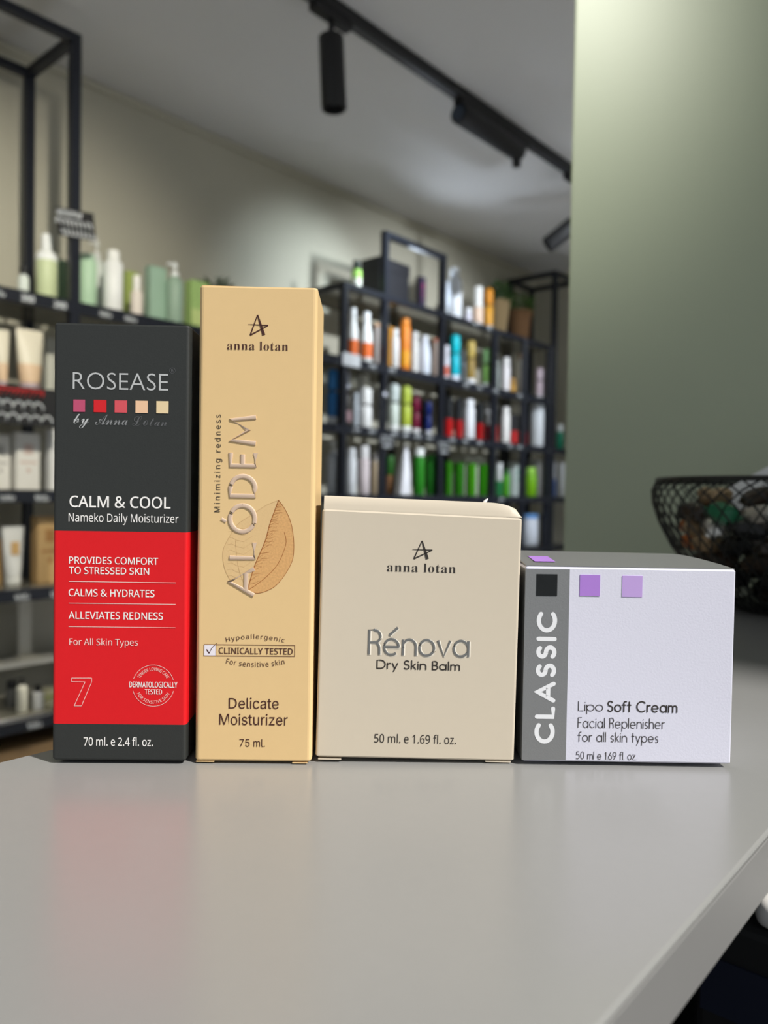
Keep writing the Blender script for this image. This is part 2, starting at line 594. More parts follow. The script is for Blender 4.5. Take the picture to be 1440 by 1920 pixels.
un = thing('shelving_unit', 'black steel shelving with a tall open top frame at the left', 'shelving unit', (0, 0, 0))
for y, z in ((0.45, 2.625), (1.196, 2.625), (1.78, 1.79), (2.262, 1.79)):
    post(un, FX + 0.0005, y, 0.001, z)
    post(un, BX_ - 0.0005, y, 0.001, z)
for x in (FX + 0.0005, BX_ - 0.0005):
    rail(un, x - PW / 2, x + PW / 2, 0.45 + PW / 2, 1.196 - PW / 2, 2.597, 2.625)
for y in (0.45, 1.196):
    rail(un, BX_ + PW / 2, FX - PW / 2, y - PW / 2, y + PW / 2, 2.597, 2.625)
boards(un, 0.3, 2.345, '12345')
mk('plinth', bx(BK, FN - 0.02, 0.3, 2.34, 0.001, 0.40, bev=0.002), OAK, parent=un)
mk('back_panel', bx(BK + 0.03, BK + 0.036, 0.3, 2.34, 0.49, 0.83), mat('grey_back_panel', (0.42, 0.40, 0.33), 0.7, noise=0.03), parent=un)
ur = thing('shelf_riser', 'pale low riser board at the back of the lowest left shelf', 'riser', (-2.60, 1.02, 0.4905))
mk('riser_top', bx(-0.05, 0.06, -0.32, 0.32, 0.118, 0.134, bev=0.002), mat('pale_riser', (0.62, 0.61, 0.56), 0.5), parent=ur)
mk('riser_side', bx(-0.05, 0.06, -0.32, -0.305, 0, 0.1178), MATS['pale_riser'], parent=ur)
mk('riser_side', bx(-0.05, 0.06, 0.305, 0.32, 0, 0.1178), MATS['pale_riser'], parent=ur)
for k, (y, lab) in enumerate(((1.02, 'pale upright display stand on the riser at the left picture edge'), (1.155, 'pale upright display stand on the riser beside the black and red box'))):
    st = thing('display_stand', lab, 'display stand', (-2.60, y, 0.6255), 0, 'pale display stands on the riser')
    mk('upright', bx(-0.012, -0.004, -0.022, 0.022, 0.006, 0.23, bev=0.002), mat('pale_acrylic', (0.60, 0.58, 0.50), 0.35), parent=st)
    mk('foot', bx(-0.014, 0.045, -0.036, 0.036, 0, 0.0058, bev=0.001), MATS['pale_acrylic'], parent=st)

uf = thing('shelving_unit', 'black steel shelving with a raised rectangular frame, crowded with bottles', 'shelving unit', (0, 0, 0))
for y, z in ((2.422, 2.115), (2.689, 2.405), (3.132, 2.405), (3.62, 2.115), (3.94, 2.115), (4.228, 2.115)):
    post(uf, FX + 0.0005, y, 0.001, z)
for y in (2.422, 3.132, 3.62, 4.228):
    post(uf, BX_ - 0.0005, y, 0.001, 2.115)
rail(uf, FX - PW / 2, FX + PW / 2, 2.689 + PW / 2, 3.132 - PW / 2, 2.377, 2.405)
for z in (2.115, 1.79, 1.495, 1.19):
    rail(uf, BX_ + PW / 2, FX - PW / 2, 2.422 - PW / 2, 2.422 + PW / 2, z - 0.026, z - 0.002, 'side_rail')
boards(uf, 2.41, 4.248, 'T')
boards(uf, 2.349, 4.258, '12345')

ue = thing('shelving_unit', 'tall black open frame shelving in the far corner by the sage wall', 'shelving unit', (0, 0, 0))
for y in (4.284, 4.55):
    post(ue, FX + 0.0005, y, 0.001, 2.585)
    post(ue, BX_ - 0.0005, y, 0.001, 2.585)
    rail(ue, BX_ + PW / 2, FX - PW / 2, y - PW / 2, y + PW / 2, 2.557, 2.585)
for x in (FX + 0.0005, BX_ - 0.0005):
    rail(ue, x - PW / 2, x + PW / 2, 4.284 + PW / 2, 4.55 - PW / 2, 2.557, 2.585)
boards(ue, 4.262, 4.57, '2345')

# ------------------------------------------------------------------ the four boxes on the counter
def carton_bm(wd, dp, h, r, cuts=(), lift=0.0):
    """upright carton with rounded vertical edges; cuts = heights where a printed band starts; material index per slice"""
    bm = nb()
    ring = []
    for cx, cy, a in ((wd - r, dp - r, 0), (r, dp - r, 90), (r, r, 180), (wd - r, r, 270)):
        ring += [(cx + r * math.cos(R(a + k * 22.5)), cy + r * math.sin(R(a + k * 22.5))) for k in range(5)]
    n = len(ring)
    cx, cy = wd / 2, dp / 2
    e = 0.0006
    lev = [(lift, 0.985, 0), (lift + e, 1.0, 0)] + [(c, 1.0, i + 1) for i, c in enumerate(cuts)] + [(h - e, 1.0, len(cuts)), (h, 0.988, len(cuts))]
    rows = []
    for z, s, _ in lev:
        rows.append([bm.verts.new((cx + (x - cx) * s, cy + (y - cy) * s, z)) for x, y in ring])
    for i in range(len(rows) - 1):
        for k in range(n):
            j = (k + 1) % n
            f = bm.faces.new((rows[i][k], rows[i][j], rows[i + 1][j], rows[i + 1][k]))
            f.material_index = lev[i][2] if i else 0
    bm.faces.new(rows[0][::-1])
    bm.faces.new(rows[-1]).material_index = len(cuts)
    return bm


def lid_bm(wd, dp, fz0, fz1, rise, d0, d1, drop=0.0015, mi=0, power=2.0, round_from=None):
    """a sprung top flap: hinged on the front edge, rising over d0 (left) .. d1 (right), falling back"""
    bm = nb()
    nx, ny = 32, 22
    top = {}
    for i in range(nx + 1):
        u = i / nx
        d = d0 + (d1 - d0) * u ** 1.2
        k = 1 - 0.25 * u if round_from is None else (1.0 if u < round_from else math.sqrt(max(0, 1 - ((u - round_from) / (1 - round_from)) ** 2)))
        for j in range(ny + 1):
            y = dp * (j / ny) ** 2.4
            t = min(y / d, 1)
            z = fz0 + (fz1 - fz0) * u + rise * (1 - (1 - t) ** power) * k
            if y > d:
                z -= drop * ((y - d) / max(dp - d, 1e-6)) ** 2
            top[i, j] = bm.verts.new((wd * u, y, z))
    for i in range(nx):
        for j in range(ny):
            bm.faces.new((top[i, j], top[i + 1, j], top[i + 1, j + 1], top[i, j + 1])).material_index = mi
    geom = bmesh.ops.extrude_face_region(bm, geom=list(bm.faces))
    for v in [g for g in geom['geom'] if isinstance(g, bmesh.types.BMVert)]:
        v.co.z += 0.0004
    return bm


def feet(par, wd, dp, lift, m):
    for x in (0.0012, wd - 0.0132):
        mk('bottom_flap', bx(x, x + 0.012, 0.007, dp - 0.004, 0.00008, lift + 0.0002), m, parent=par)


WHITE = mat('white_ink', (0.86, 0.84, 0.82), 0.45, noise=0.02)
PINKW = mat('pink_white_ink', (0.85, 0.62, 0.58), 0.45, noise=0.02)
SILV = mat('silver_foil', (0.60, 0.61, 0.61), 0.4, metal=0.35, noise=0.05, nscale=900)
DIMS = mat('dim_foil', (0.16, 0.16, 0.165), 0.35, metal=0.5, noise=0.05)  # dark grey ring; also the dark end of the signature's painted reflection
MAR = mat('maroon_ink', (0.055, 0.012, 0.008), 0.5, noise=0.02)
INK = mat('dark_ink', (0.03, 0.024, 0.02), 0.5, noise=0.02)
SERIF = mathify('anna lotan', 0x1D400, 0x1D41A)


def star_logo(bm, p):
    """the open star: p = apex, left foot, right foot, left tip, right tip"""
    def taper(a, b, h0, h1):
        a, b = Vector(a), Vector(b)
        t = (b - a).normalized()
        n = Vector((-t.y, t.x))
        q = [a + n * h0, b + n * h1, b - n * h1, a - n * h0]
        bm.faces.new([bm.verts.new((v.x / 1000, -0.00012, v.y / 1000)) for v in q])
    taper(p[0], p[1], 0.17, 0.24)
    taper(p[0], p[2], 0.22, 0.58)
    taper(p[3], p[4], 0.07, 0.24)
    taper(p[4], p[1], 0.17, 0.26)
    return bm


# --- charcoal and red box
ros = thing('cosmetic_carton', 'tall charcoal box with a red lower panel and silver lettering, first from the left', 'box', (-0.27071, 0.12975, 1.10005), YAW + R(1.3))
CHAR = mat('charcoal_card', (0.024, 0.0265, 0.0255), 0.5, spec=0.4, noise=0.06, nscale=500, bump=0.2, bscale=1600)
RED = mat('red_card', (0.66, 0.008, 0.013), 0.5, spec=0.3, noise=0.03, nscale=300, bump=0.1, bscale=1600)
W_, D_, H_ = 0.0482, 0.046, 0.1585
mk('carton_body', carton_bm(W_, D_, H_, 0.0012, (0.0146, 0.0844), 0.0014), parent=ros, mats=[CHAR, RED, CHAR])
mk('lid', lid_bm(W_ - 0.0016, D_ - 0.001, H_ - 0.0001, H_ - 0.0007, 0.0005, 0.012, 0.02), CHAR, parent=ros, loc=(0.0008, 0.0005, 0), smooth=True)
feet(ros, W_, D_, 0.0009, CHAR)
mk('brand_lettering', out(letter_bm(nb(), 'ROSEASE', None, (6.8, 135.15, 40.65, 141.2), -0.012)), SILV, parent=ros)
bm = letter_bm(nb(), 'R', None, (41.75, 142.0, 42.6, 142.9))
line_bm(bm, [(42.12 + 1.05 * math.cos(2 * PI * k / 16), 142.4 + 0.95 * math.sin(2 * PI * k / 16)) for k in range(16)], 0.06, close=True)
mk('trademark_ring', out(bm), DIMS, parent=ros)
for (a, b), c in zip(((7.06, 11.15), (14.29, 18.73), (21.7, 26.05), (29.12, 33.43), (36.55, 40.86)),
                     ((0.48, 0.07, 0.15), (0.62, 0.01, 0.015), (0.62, 0.08, 0.10), (0.80, 0.52, 0.33), (0.76, 0.60, 0.36))):
    mk('color_square', bx(a / 1000, b / 1000, -0.00018, 0.0001, 0.12705, 0.1314), mat('swatch_%d' % (a * 10), c, 0.35, noise=0.03), parent=ros)['label'] = 'small printed colour square'
script_up, script_lo = 0x1D49C, 0x1D4B6
exc = {'L': '\u2112', 'o': '\u2134'}
mk('signature_lettering', out(letter_bm(nb(), mathify('by', script_up, script_lo, exc), MATH, (7.1, 121.2, 12.6, 126.3))), SILV, parent=ros)  # the foil's fading reflection is painted in three tones, word by word
bm = nb()
letter_bm(bm, mathify('Anna', script_up, script_lo, exc), MATH, (14.8, 122.5, 26.4, 126.2))
mk('signature_lettering', out(bm), mat('fading_reflection_foil', (0.36, 0.36, 0.36), 0.35, metal=0.6, noise=0.05), parent=ros)  # middle tone of the painted reflection
mk('signature_lettering', out(letter_bm(nb(), mathify('Lotan', script_up, script_lo, exc), MATH, (28.0, 122.5, 40.3, 125.9))), DIMS, parent=ros)  # dark end of the painted reflection
mk('title_lettering', out(letter_bm(nb(), 'CALM & COOL', NOTO, (5.95, 92.95, 41.85, 97.05), bold=0.07)), WHITE, parent=ros)
mk('subtitle_lettering', out(letter_bm(nb(), 'Nameko Daily Moisturizer', NOTO, (5.6, 86.8, 44.8, 90.95))), WHITE, parent=ros)
mk('volume_lettering', out(letter_bm(nb(), '70 ml. e 2.4 fl. oz.', NOTO, (11.45, 6.7, 36.3, 9.95), bold=0.025)), WHITE, parent=ros)
bm = nb()
letter_bm(bm, 'PROVIDES COMFORT', NOTO, (5.84, 72.6, 37.6, 75.15), bold=0.035)
letter_bm(bm, 'TO STRESSED SKIN', NOTO, (5.86, 68.95, 34.4, 71.5), bold=0.035)
letter_bm(bm, 'CALMS & HYDRATES', NOTO, (5.77, 60.85, 36.4, 63.5), bold=0.035)
letter_bm(bm, 'ALLEVIATES REDNESS', NOTO, (5.81, 52.7, 39.5, 55.35), bold=0.035)
letter_bm(bm, 'DERMATOLOGICALLY', NOTO, (27.7, 28.1, 44.9, 30.2), bold=0.03)
letter_bm(bm, 'TESTED', NOTO, (33.25, 25.65, 39.4, 27.45), bold=0.03)
mk('claims_lettering', out(bm), WHITE, parent=ros)
bm = nb()
letter_bm(bm, 'For All Skin Types', NOTO, (6.1, 42.45, 30.6, 45.75))
for z in (66.2, 58.37, 49.9):
    line_bm(bm, [(5.9, z), (44.0, z)], 0.10)
line_bm(bm, [(6.91, 31.28), (14.16, 31.36), (14.16, 29.94), (10.57, 21.17), (7.95, 21.14), (11.83, 29.91), (6.92, 29.96)], 0.09, close=True)
mk('fine_lettering', out(bm), PINKW, parent=ros)
bm = nb()
cx, cz, rr = 36.28, 28.79, 7.5
line_bm(bm, [(cx + rr * math.cos(R(a)), cz + rr * math.sin(R(a))) for a in range(16, 165, 6)], 0.08)
line_bm(bm, [(cx + rr * math.cos(R(a)), cz + rr * math.sin(R(a))) for a in range(-165, -13, 6)], 0.08)
letter_bm(bm, 'TENDER LOVING CARE', NOTO, None, radial=(cx, cz, 5.45, 1.15, 152, 28, True))
letter_bm(bm, 'FOR SENSITIVE SKIN', NOTO, None, radial=(cx, cz, 5.45, 1.15, 207, 333, False))
mk('round_seal', out(bm), PINKW, parent=ros)

# --- beige tall box
alo = thing('cosmetic_carton', 'tallest box, pale golden beige with a printed leaf and vertical lettering', 'box', (-0.23376, 0.16515, 1.10005), YAW + R(1.0))
BEI = mat('golden_beige_card', (0.72, 0.51, 0.255), 0.5, spec=0.3, noise=0.02, nscale=200, bump=0.06, bscale=900)
W_, D_, H_ = 0.0425, 0.036, 0.1732
b = mk('carton_body', carton_bm(W_, D_, H_, 0.0016, (), 0.0012), BEI, parent=alo)
mk('lid', lid_bm(W_ - 0.0016, D_ - 0.001, H_ - 0.0001, H_ - 0.0006, 0.0004, 0.012, 0.02), BEI, parent=alo, loc=(0.0008, 0.0005, 0), smooth=True)
feet(alo, W_, D_, 0.0007, BEI)
mk('bottom_tuck', bx(0.0005, 0.007, 0.0002, 0.02, 0.0006, 0.0009), BEI, parent=alo)
mk('bottom_tuck', bx(0.0355, 0.041, 0.0002, 0.02, 0.0004, 0.0007), BEI, parent=alo)
star = [(20.99, 163.1), (18.42, 155.78), (23.3, 155.88), (17.55, 159.65), (24.8, 159.39)]
bm = star_logo(nb(), star)
mk('star_emblem', out(bm), MAR, parent=alo)
bm = nb()
letter_bm(bm, SERIF, MATH, (10.2, 150.45, 32.1, 153.55), -0.006, 1.05)
mk('brand_lettering', out(bm), MAR, parent=alo)
bm = nb()
letter_bm(bm, 'D', NOTO, (12.15, 20.42, 15.1, 24.25))
letter_bm(bm, 'elicate', 'Inter.woff2', (15.75, 20.35, 30.3, 24.5))
letter_bm(bm, 'Moisturizer', 'Inter.woff2', (8.8, 14.35, 33.7, 18.55))
mk('product_lettering', out(bm), MAR, parent=alo)
bm = nb()
letter_bm(bm, '75 ml.', 'Inter.woff2', (16.25, 6.4, 25.5, 9.25))
mk('volume_lettering', out(bm), MAR, parent=alo)
bm = letter_bm(nb(), 'Minimizing redness', NOTO, (6.1, 91.9, 8.9, 127.1), 0.0, 1.35, vert=True)
mk('vertical_caption', out(bm), INK, parent=alo)
# big vertical name, raised from the card
bm = nb()
for ch, z0, z1 in (('M', 116.1, 127.2), ('E', 108.0, 114.3), ('D', 97.05, 105.9), ('O', 84.1, 95.3), ('L', 74.6, 81.9), ('A', 61.05, 72.4)):
    lean = 0.9 * (z0 - 61) / 66
    ps = [[(-b_, a_) for a_, b_ in p] for p in STROKES[ch][1]]
    f = fit([q for p in ps for q in p], (11.1, z0, 21.7, z1), 0.85)
    for p in ps:
        pts3 = [(f(q)[0] / 1000, 0.0, f(q)[1] / 1000) for q in p]
        if ch in 'OD' and p[0] == p[-1]:
            tube(bm, pts3[:-1], 0.00085, 8, closed=True)
        else:
            tube(bm, pts3, 0.00085, 8)
tube(bm, [(0.0088, 0, 0.0895), (0.0105, 0, 0.0885)], 0.0006, 8)
for v in bm.verts:
    v.co.y *= 0.6
mk('raised_name_lettering', bm, mat('rose_beige_foil', (0.60, 0.45, 0.34), 0.45, metal=0.0, noise=0.03), parent=alo, smooth=True)


def catmull(P, n=6, closed=False):
    P = [Vector(p) for p in P]
    o = []
    m_ = len(P)
    for i in range(m_ if closed else m_ - 1):
        a = P[(i - 1) % m_] if closed else P[max(i - 1, 0)]
        b_, c = P[i], P[(i + 1) % m_]
        d = P[(i + 2) % m_] if closed else P[min(i + 2, m_ - 1)]
        for k in range(n):
            t = k / n
            q = 0.5 * ((2 * b_) + (c - a) * t + (2 * a - 5 * b_ + 4 * c - d) * t * t + (3 * b_ - a - 3 * c + d) * t ** 3)
            o.append((q.x, q.y))
    if not closed:
        o.append(tuple(P[-1]))
    return o


right = catmull([(18.43, 63.46), (22.92, 62.75), (29.06, 65.83), (34.15, 73.51), (35.1, 80.2), (34.1, 87.74), (31.9, 93.0), (29.35, 96.56)])
left = catmull([(29.35, 96.56), (24.75, 94.55), (19.5, 91.0), (14.53, 87.44), (11.84, 83.14), (9.53, 77.88), (10.08, 71.73), (12.44, 67.07), (15.37, 64.2), (18.43, 63.46)])
mid = catmull([(18.43, 63.46), (20.93, 72.43), (24.6, 81.4), (26.23, 87.62), (28.01, 92.75), (29.35, 96.56)])
LEAF = mat('leaf_print', (0.64, 0.36, 0.14), 0.5, noise=0.25, nscale=1500)
LEAFL = mat('pale_leaf_print', (0.68, 0.47, 0.23), 0.5, noise=0.08, nscale=1500)
VEIN = mat('vein_ink', (0.36, 0.13, 0.03), 0.5, noise=0.05)
VEINL = mat('pale_vein_ink', (0.55, 0.34, 0.15), 0.5, noise=0.05)
bm = nb()
poly_bm(bm, right[:-1] + mid[::-1][:-1], -0.00006)
bmesh.ops.triangulate(bm, faces=list(bm.faces))
mk('leaf_print', out(bm), LEAF, parent=alo)
bm = nb()
poly_bm(bm, left[:-1] + mid[:-1], -0.00005)
bmesh.ops.triangulate(bm, faces=list(bm.faces))
mk('leaf_print', out(bm), LEAFL, parent=alo)
bm = nb()
line_bm(bm, mid, 0.16, -0.00009)
line_bm(bm, right, 0.09, -0.00009)
line_bm(bm, catmull([(18.43, 63.46), (24.76, 68.21), (29.43, 73.52), (32.16, 80.6), (31.64, 84.85)]), 0.10, -0.00009)
rnd = random.Random(3)
for k in range(2, len(mid) - 3):
    a = Vector(mid[k])
    for q in range(2):
        L_ = rnd.uniform(2.0, 5.0) * (1 - 0.5 * k / len(mid))
        an = rnd.uniform(-5, 35)
        b_ = a + Vector((math.cos(R(an)), math.sin(R(an)))) * L_
        line_bm(bm, [a, (a + b_) / 2 + Vector((0, rnd.uniform(-.3, .3))), b_], 0.035, -0.00008)
mk('leaf_veins', out(bm), VEIN, parent=alo)
bm = nb()
line_bm(bm, left, 0.05, -0.00009)
line_bm(bm, catmull([(13.97, 81.82), (14.25, 77.95), (15.49, 70.41), (18.2, 64)]), 0.05, -0.00009)
for k in range(9):
    z = 68 + k * 2.3
    line_bm(bm, [(14.5, z), (12.6, z + 1.0), (11.2, z + 0.7)], 0.03, -0.00008)
    line_bm(bm, [(14.5, z), (17.0, z - .5), (20.0, z + 1.6)], 0.03, -0.00008)
mk('leaf_veins', out(bm), VEINL, parent=alo)
bm = nb()
poly_bm(bm, [(3.0, 39.6), (7.3, 39.6), (7.3, 43.75), (3.0, 43.75)], -0.00007)
mk('check_square', out(bm), mat('lilac_white_ink', (0.78, 0.74, 0.80), 0.5, noise=0.02), parent=alo)
bm = nb()
line_bm(bm, [(3.0, 39.6), (35.9, 39.75), (35.9, 43.8), (3.0, 43.7)], 0.10, close=True)
line_bm(bm, [(7.3, 39.6), (7.3, 43.7)], 0.09)
mk('tested_frame', out(bm), mat('brown_ink', (0.16, 0.06, 0.035), 0.5, noise=0.02), parent=alo)
bm = nb()
line_bm(bm, [(4.0, 41.8), (4.83, 40.6)], 0.2)
line_bm(bm, [(4.83, 40.6), (5.9, 42.6), (7.5, 44.15)], 0.12)
mk('check_mark', out(bm), MAR, parent=alo)
bm = nb()
letter_bm(bm, 'CLINICALLY TESTED', NOTO, (8.4, 40.4, 35.15, 42.7), bold=0.05)
letter_bm(bm, 'Hypoallergenic', NOTO, (11.1, 45.5, 31.9, 47.75), 0, 1.15, sag=1.25)
letter_bm(bm, 'For sensitive skin', NOTO, (11.3, 35.7, 32.0, 37.75), 0, 1.1, sag=-1.15)
mk('tested_lettering', out(bm), mat('deep_brown_ink', (0.09, 0.035, 0.02), 0.5, noise=0.02), parent=alo)

# --- cream box with the sprung lid
ren = thing('cosmetic_carton', 'cream grey box with embossed silver name and sprung open lid, third from the left', 'box', (-0.20294, 0.19633, 1.10105), 0)
ren.rotation_mode = 'QUATERNION'
ren.rotation_quaternion = (Matrix.Rotation(YAW + R(1.3), 3, 'Z') @ Matrix.Rotation(R(0.8), 3, 'Y')).to_quaternion()
CRE = mat('cream_card', (0.60, 0.53, 0.425), 0.5, spec=0.3, noise=0.015, nscale=200, bump=0.05, bscale=900)
W_, D_, H_ = 0.0736, 0.072, 0.0919
bm = carton_bm(W_, D_, H_, 0.0010, (), 0.0011)
for v in bm.verts:
    if v.co.z > 0.05:
        v.co.z += 0.0007 - 0.0013 * v.co.x / W_
mk('carton_body', bm, CRE, parent=ren)
mk('lid', lid_bm(W_ - 0.0006, D_, H_ + 0.0004, H_ - 0.0005, 0.0048, 0.0007, 0.0009, 0.003, power=1.0, round_from=0.84), CRE, parent=ren, loc=(0.0005, 0.0004, 0), smooth=True)
bm = nb()
tube(bm, [(0.0635, 0.03, 0.0957), (0.0645, 0.03, 0.0972), (0.0655, 0.031, 0.0980)], [0.0009, 0.0006, 0.0002], 6)
mk('torn_paper_nick', bm, WHITE, parent=ren)
mk('bottom_tuck', bx(0.001, 0.0095, 0.0002, 0.03, 0.0001, 0.0004), CRE, parent=ren)
mk('bottom_tuck', bx(0.063, 0.0725, 0.0002, 0.03, 0.0005, 0.0008), CRE, parent=ren)
feet(ren, W_, D_, 0.0006, CRE)
mk('star_emblem', out(star_logo(nb(), [(36.89, 81.99), (34.06, 75.26), (39.05, 75.29), (33.44, 78.68), (40.77, 78.66)])), INK, parent=ren)
bm = nb()
letter_bm(bm, SERIF, MATH, (24.35, 70.4, 49.65, 73.65), -0.006, 1.05)
mk('brand_lettering', out(bm), INK, parent=ren)
mk('volume_lettering', out(letter_bm(nb(), '50 ml. e 1.69 fl. oz.', NOTO, (21.5, 6.9, 51.8, 10.35))), INK, parent=ren)
mk('product_lettering', out(stroke_bm(nb(), 'Dry Skin Balm', (21.5, 33.3, 52.4, 37.8), 0.235, 0.22)), INK, parent=ren)
bm = nb()
bm2 = nb()
ps = strokes('R\u00e9nova', 0.16)
f = fit([q for p in ps for q in p], (18.0, 39.05, 55.8, 50.3), 0.55)
for p in ps:
    pts3 = [(f(q)[0] / 1000, 0, f(q)[1] / 1000) for q in p]
    cl = p[0] == p[-1]
    tube(bm, pts3[:-1] if cl else pts3, 0.00052, 8, closed=cl)
    tube(bm2, [(a + 0.00022, 0.00005, c - 0.00022) for a, _, c in (pts3[:-1] if cl else pts3)], 0.00062, 8, closed=cl)
for v in bm.verts:
    v.co.y *= 0.55
for v in bm2.verts:
    v.co.y *= 0.25
mk('embossed_name_lettering', bm, mat('steel_foil', (0.27, 0.27, 0.26), 0.28, metal=0.7), parent=ren, smooth=True)
mk('emboss_rim', bm2, mat('pale_emboss', (0.74, 0.69, 0.60), 0.4, noise=0.02), parent=ren, smooth=True)

# --- white box with silver side band
cla = thing('cosmetic_carton', 'low white box with silver left band and purple squares, rightmost of the row', 'box', (-0.14602, 0.24718, 1.10005), YAW)
WHT = mat('white_card', (0.67, 0.67, 0.78), 0.55, spec=0.3, noise=0.012, nscale=500, bump=0.25, bscale=1300)
SIL = mat('silver_card', (0.28, 0.285, 0.29), 0.42, metal=0.55, noise=0.05, nscale=1500, bump=0.25, bscale=1500)
W_, D_, H_ = 0.0773, 0.076, 0.0736
mk('carton_body', carton_bm(W_, D_, H_, 0.0006, (), 0.0015), WHT, parent=cla)
mk('silver_band', bx(-0.00006, 0.01625, -0.00006, D_ + 0.00006, 0.0020, H_ - 0.0008), SIL, parent=cla)
mk('lid', lid_bm(W_ - 0.0004, D_ - 0.001, H_ + 0.0001, H_ - 0.0001, 0.0015, 0.04, 0.045, 0.0015), SIL, parent=cla, loc=(0.0002, 0.0006, 0), smooth=True)
feet(cla, W_, D_, 0.0010, WHT)
mk('color_square', bx(0.0040, 0.0117, -0.00022, 0.0001, 0.0629, 0.0709), mat('black_foil', (0.012, 0.013, 0.013), 0.18, metal=0.3, noise=0.3, nscale=300, bump=0.3, bscale=600), parent=cla)['label'] = 'glossy black foil square'
mk('color_square', bx(0.0200, 0.0274, -0.0002, 0.0001, 0.0631, 0.0709), mat('purple_ink', (0.40, 0.20, 0.64), 0.5, noise=0.03), parent=cla)['label'] = 'purple square'
mk('color_square', bx(0.0356, 0.0430, -0.0002, 0.0001, 0.0630, 0.0708), mat('lilac_ink', (0.50, 0.34, 0.70), 0.5, noise=0.03), parent=cla)['label'] = 'pale lilac square'
bm = nb()
bm.faces.new([bm.verts.new(v) for v in ((0.0048, 0.0075, 0.0749), (0.0127, 0.0080, 0.0749), (0.0132, 0.0250, 0.07556), (0.0052, 0.0245, 0.07556))])
mk('color_square', bm, MATS['purple_ink'], parent=cla)['label'] = 'purple square on the lid'
mk('vertical_name_lettering', out(stroke_bm(nb(), 'CLASSIC', (4.4, 8.1, 11.95, 57.0), 0.80, 0.42, vert=True, y=-0.00014)), mat('matte_white_ink', (0.80, 0.81, 0.84), 0.45, noise=0.02), parent=cla)
bm = nb()
stroke_bm(bm, 'Lipo', (20.4, 19.3, 29.65, 24.2), 0.14, 0.15)
stroke_bm(bm, 'Facial Replenisher', (20.4, 13.0, 52.6, 18.15), 0.13, 0.21)
stroke_bm(bm, 'for all skin types', (20.4, 7.9, 50.3, 12.8), 0.13, 0.21)
stroke_bm(bm, '50 ml e 1.69 fl. oz.', (20.0, 2.5, 42.4, 5.5), 0.11, 0.2)
mk('thin_lettering', out(bm), INK, parent=cla)
mk('bold_lettering', out(stroke_bm(nb(), 'Soft Cream', (31.2, 20.25, 57.1, 24.5), 0.25, 0.22)), INK, parent=cla)

# ------------------------------------------------------------------ wire bowl at the end of the counter
BX, BY, BZ = -0.170, 0.754, 1.1003
prof = [(0.050, 0.003), (0.058, 0.006), (0.076, 0.020), (0.092, 0.036), (0.106, 0.055), (0.117, 0.076), (0.123, 0.094), (0.124, 0.106), (0.120, 0.115)]


def rad_at(z):
    for (ra, za), (rb, zb) in zip(prof, prof[1:]):
        if za <= z <= zb:
            return ra + (rb - ra) * (z - za) / (zb - za)
    return prof[-1][0] if z > prof[-1][1] else prof[0][0]


WIRE = mat('black_wire', (0.010, 0.011, 0.011), 0.4, noise=0.1)
bowl = thing('wire_bowl', 'black diamond mesh wire bowl standing at the sage wall', 'bowl', (BX, BY, BZ))
bm = nb()
NW = 52
for s in (1, -1):
    for k in range(NW):
        pts = []
        for i in range(17):
            t = i / 16
            q = t * (len(prof) - 1)
            a = min(int(q), len(prof) - 2)
            fr = q - a
            rr = prof[a][0] * (1 - fr) + prof[a + 1][0] * fr
            z = prof[a][1] * (1 - fr) + prof[a + 1][1] * fr
            an = 2 * PI * k / NW + s * t * 0.85
            pts.append((rr * math.cos(an), rr * math.sin(an), z))
        tube(bm, pts, 0.0008, 4)
mk('wire_mesh', bm, WIRE, parent=bowl)
bm = nb()
tube(bm, [(0.1195 * math.cos(2 * PI * k / 48), 0.1195 * math.sin(2 * PI * k / 48), 0.1155) for k in range(48)], 0.0022, 8, closed=True)
mk('rim', bm, WIRE, parent=bowl, smooth=True)
bm = lathe([(0.002, 0.0012), (0.050, 0.0012), (0.052, 0.003), (0.050, 0.0046), (0.002, 0.0046)], 40)
tube(bm, [(0.05 * math.cos(2 * PI * k / 40), 0.05 * math.sin(2 * PI * k / 40), 0.0022) for k in range(40)], 0.0022, 8, closed=True)
mk('base_plate', bm, WIRE, parent=bowl, smooth=True)

SWEETS = [('dark brown wrapped sweet among the sweets in the wire bowl', (0.035, 0.022, 0.014), 0.3, 0.0), ('silver foil wrapped sweet among the sweets in the wire bowl', (0.70, 0.68, 0.64), 0.3, 0.8),
          ('black wrapped sweet among the sweets in the wire bowl', (0.008, 0.008, 0.008), 0.3, 0.0), ('orange wrapped sweet among the sweets in the wire bowl', (0.55, 0.16, 0.03), 0.35, 0.0),
          ('tan wrapped sweet among the sweets in the wire bowl', (0.40, 0.28, 0.16), 0.35, 0.2), ('green wrapped sweet among the sweets in the wire bowl', (0.01, 0.16, 0.07), 0.35, 0.0)]


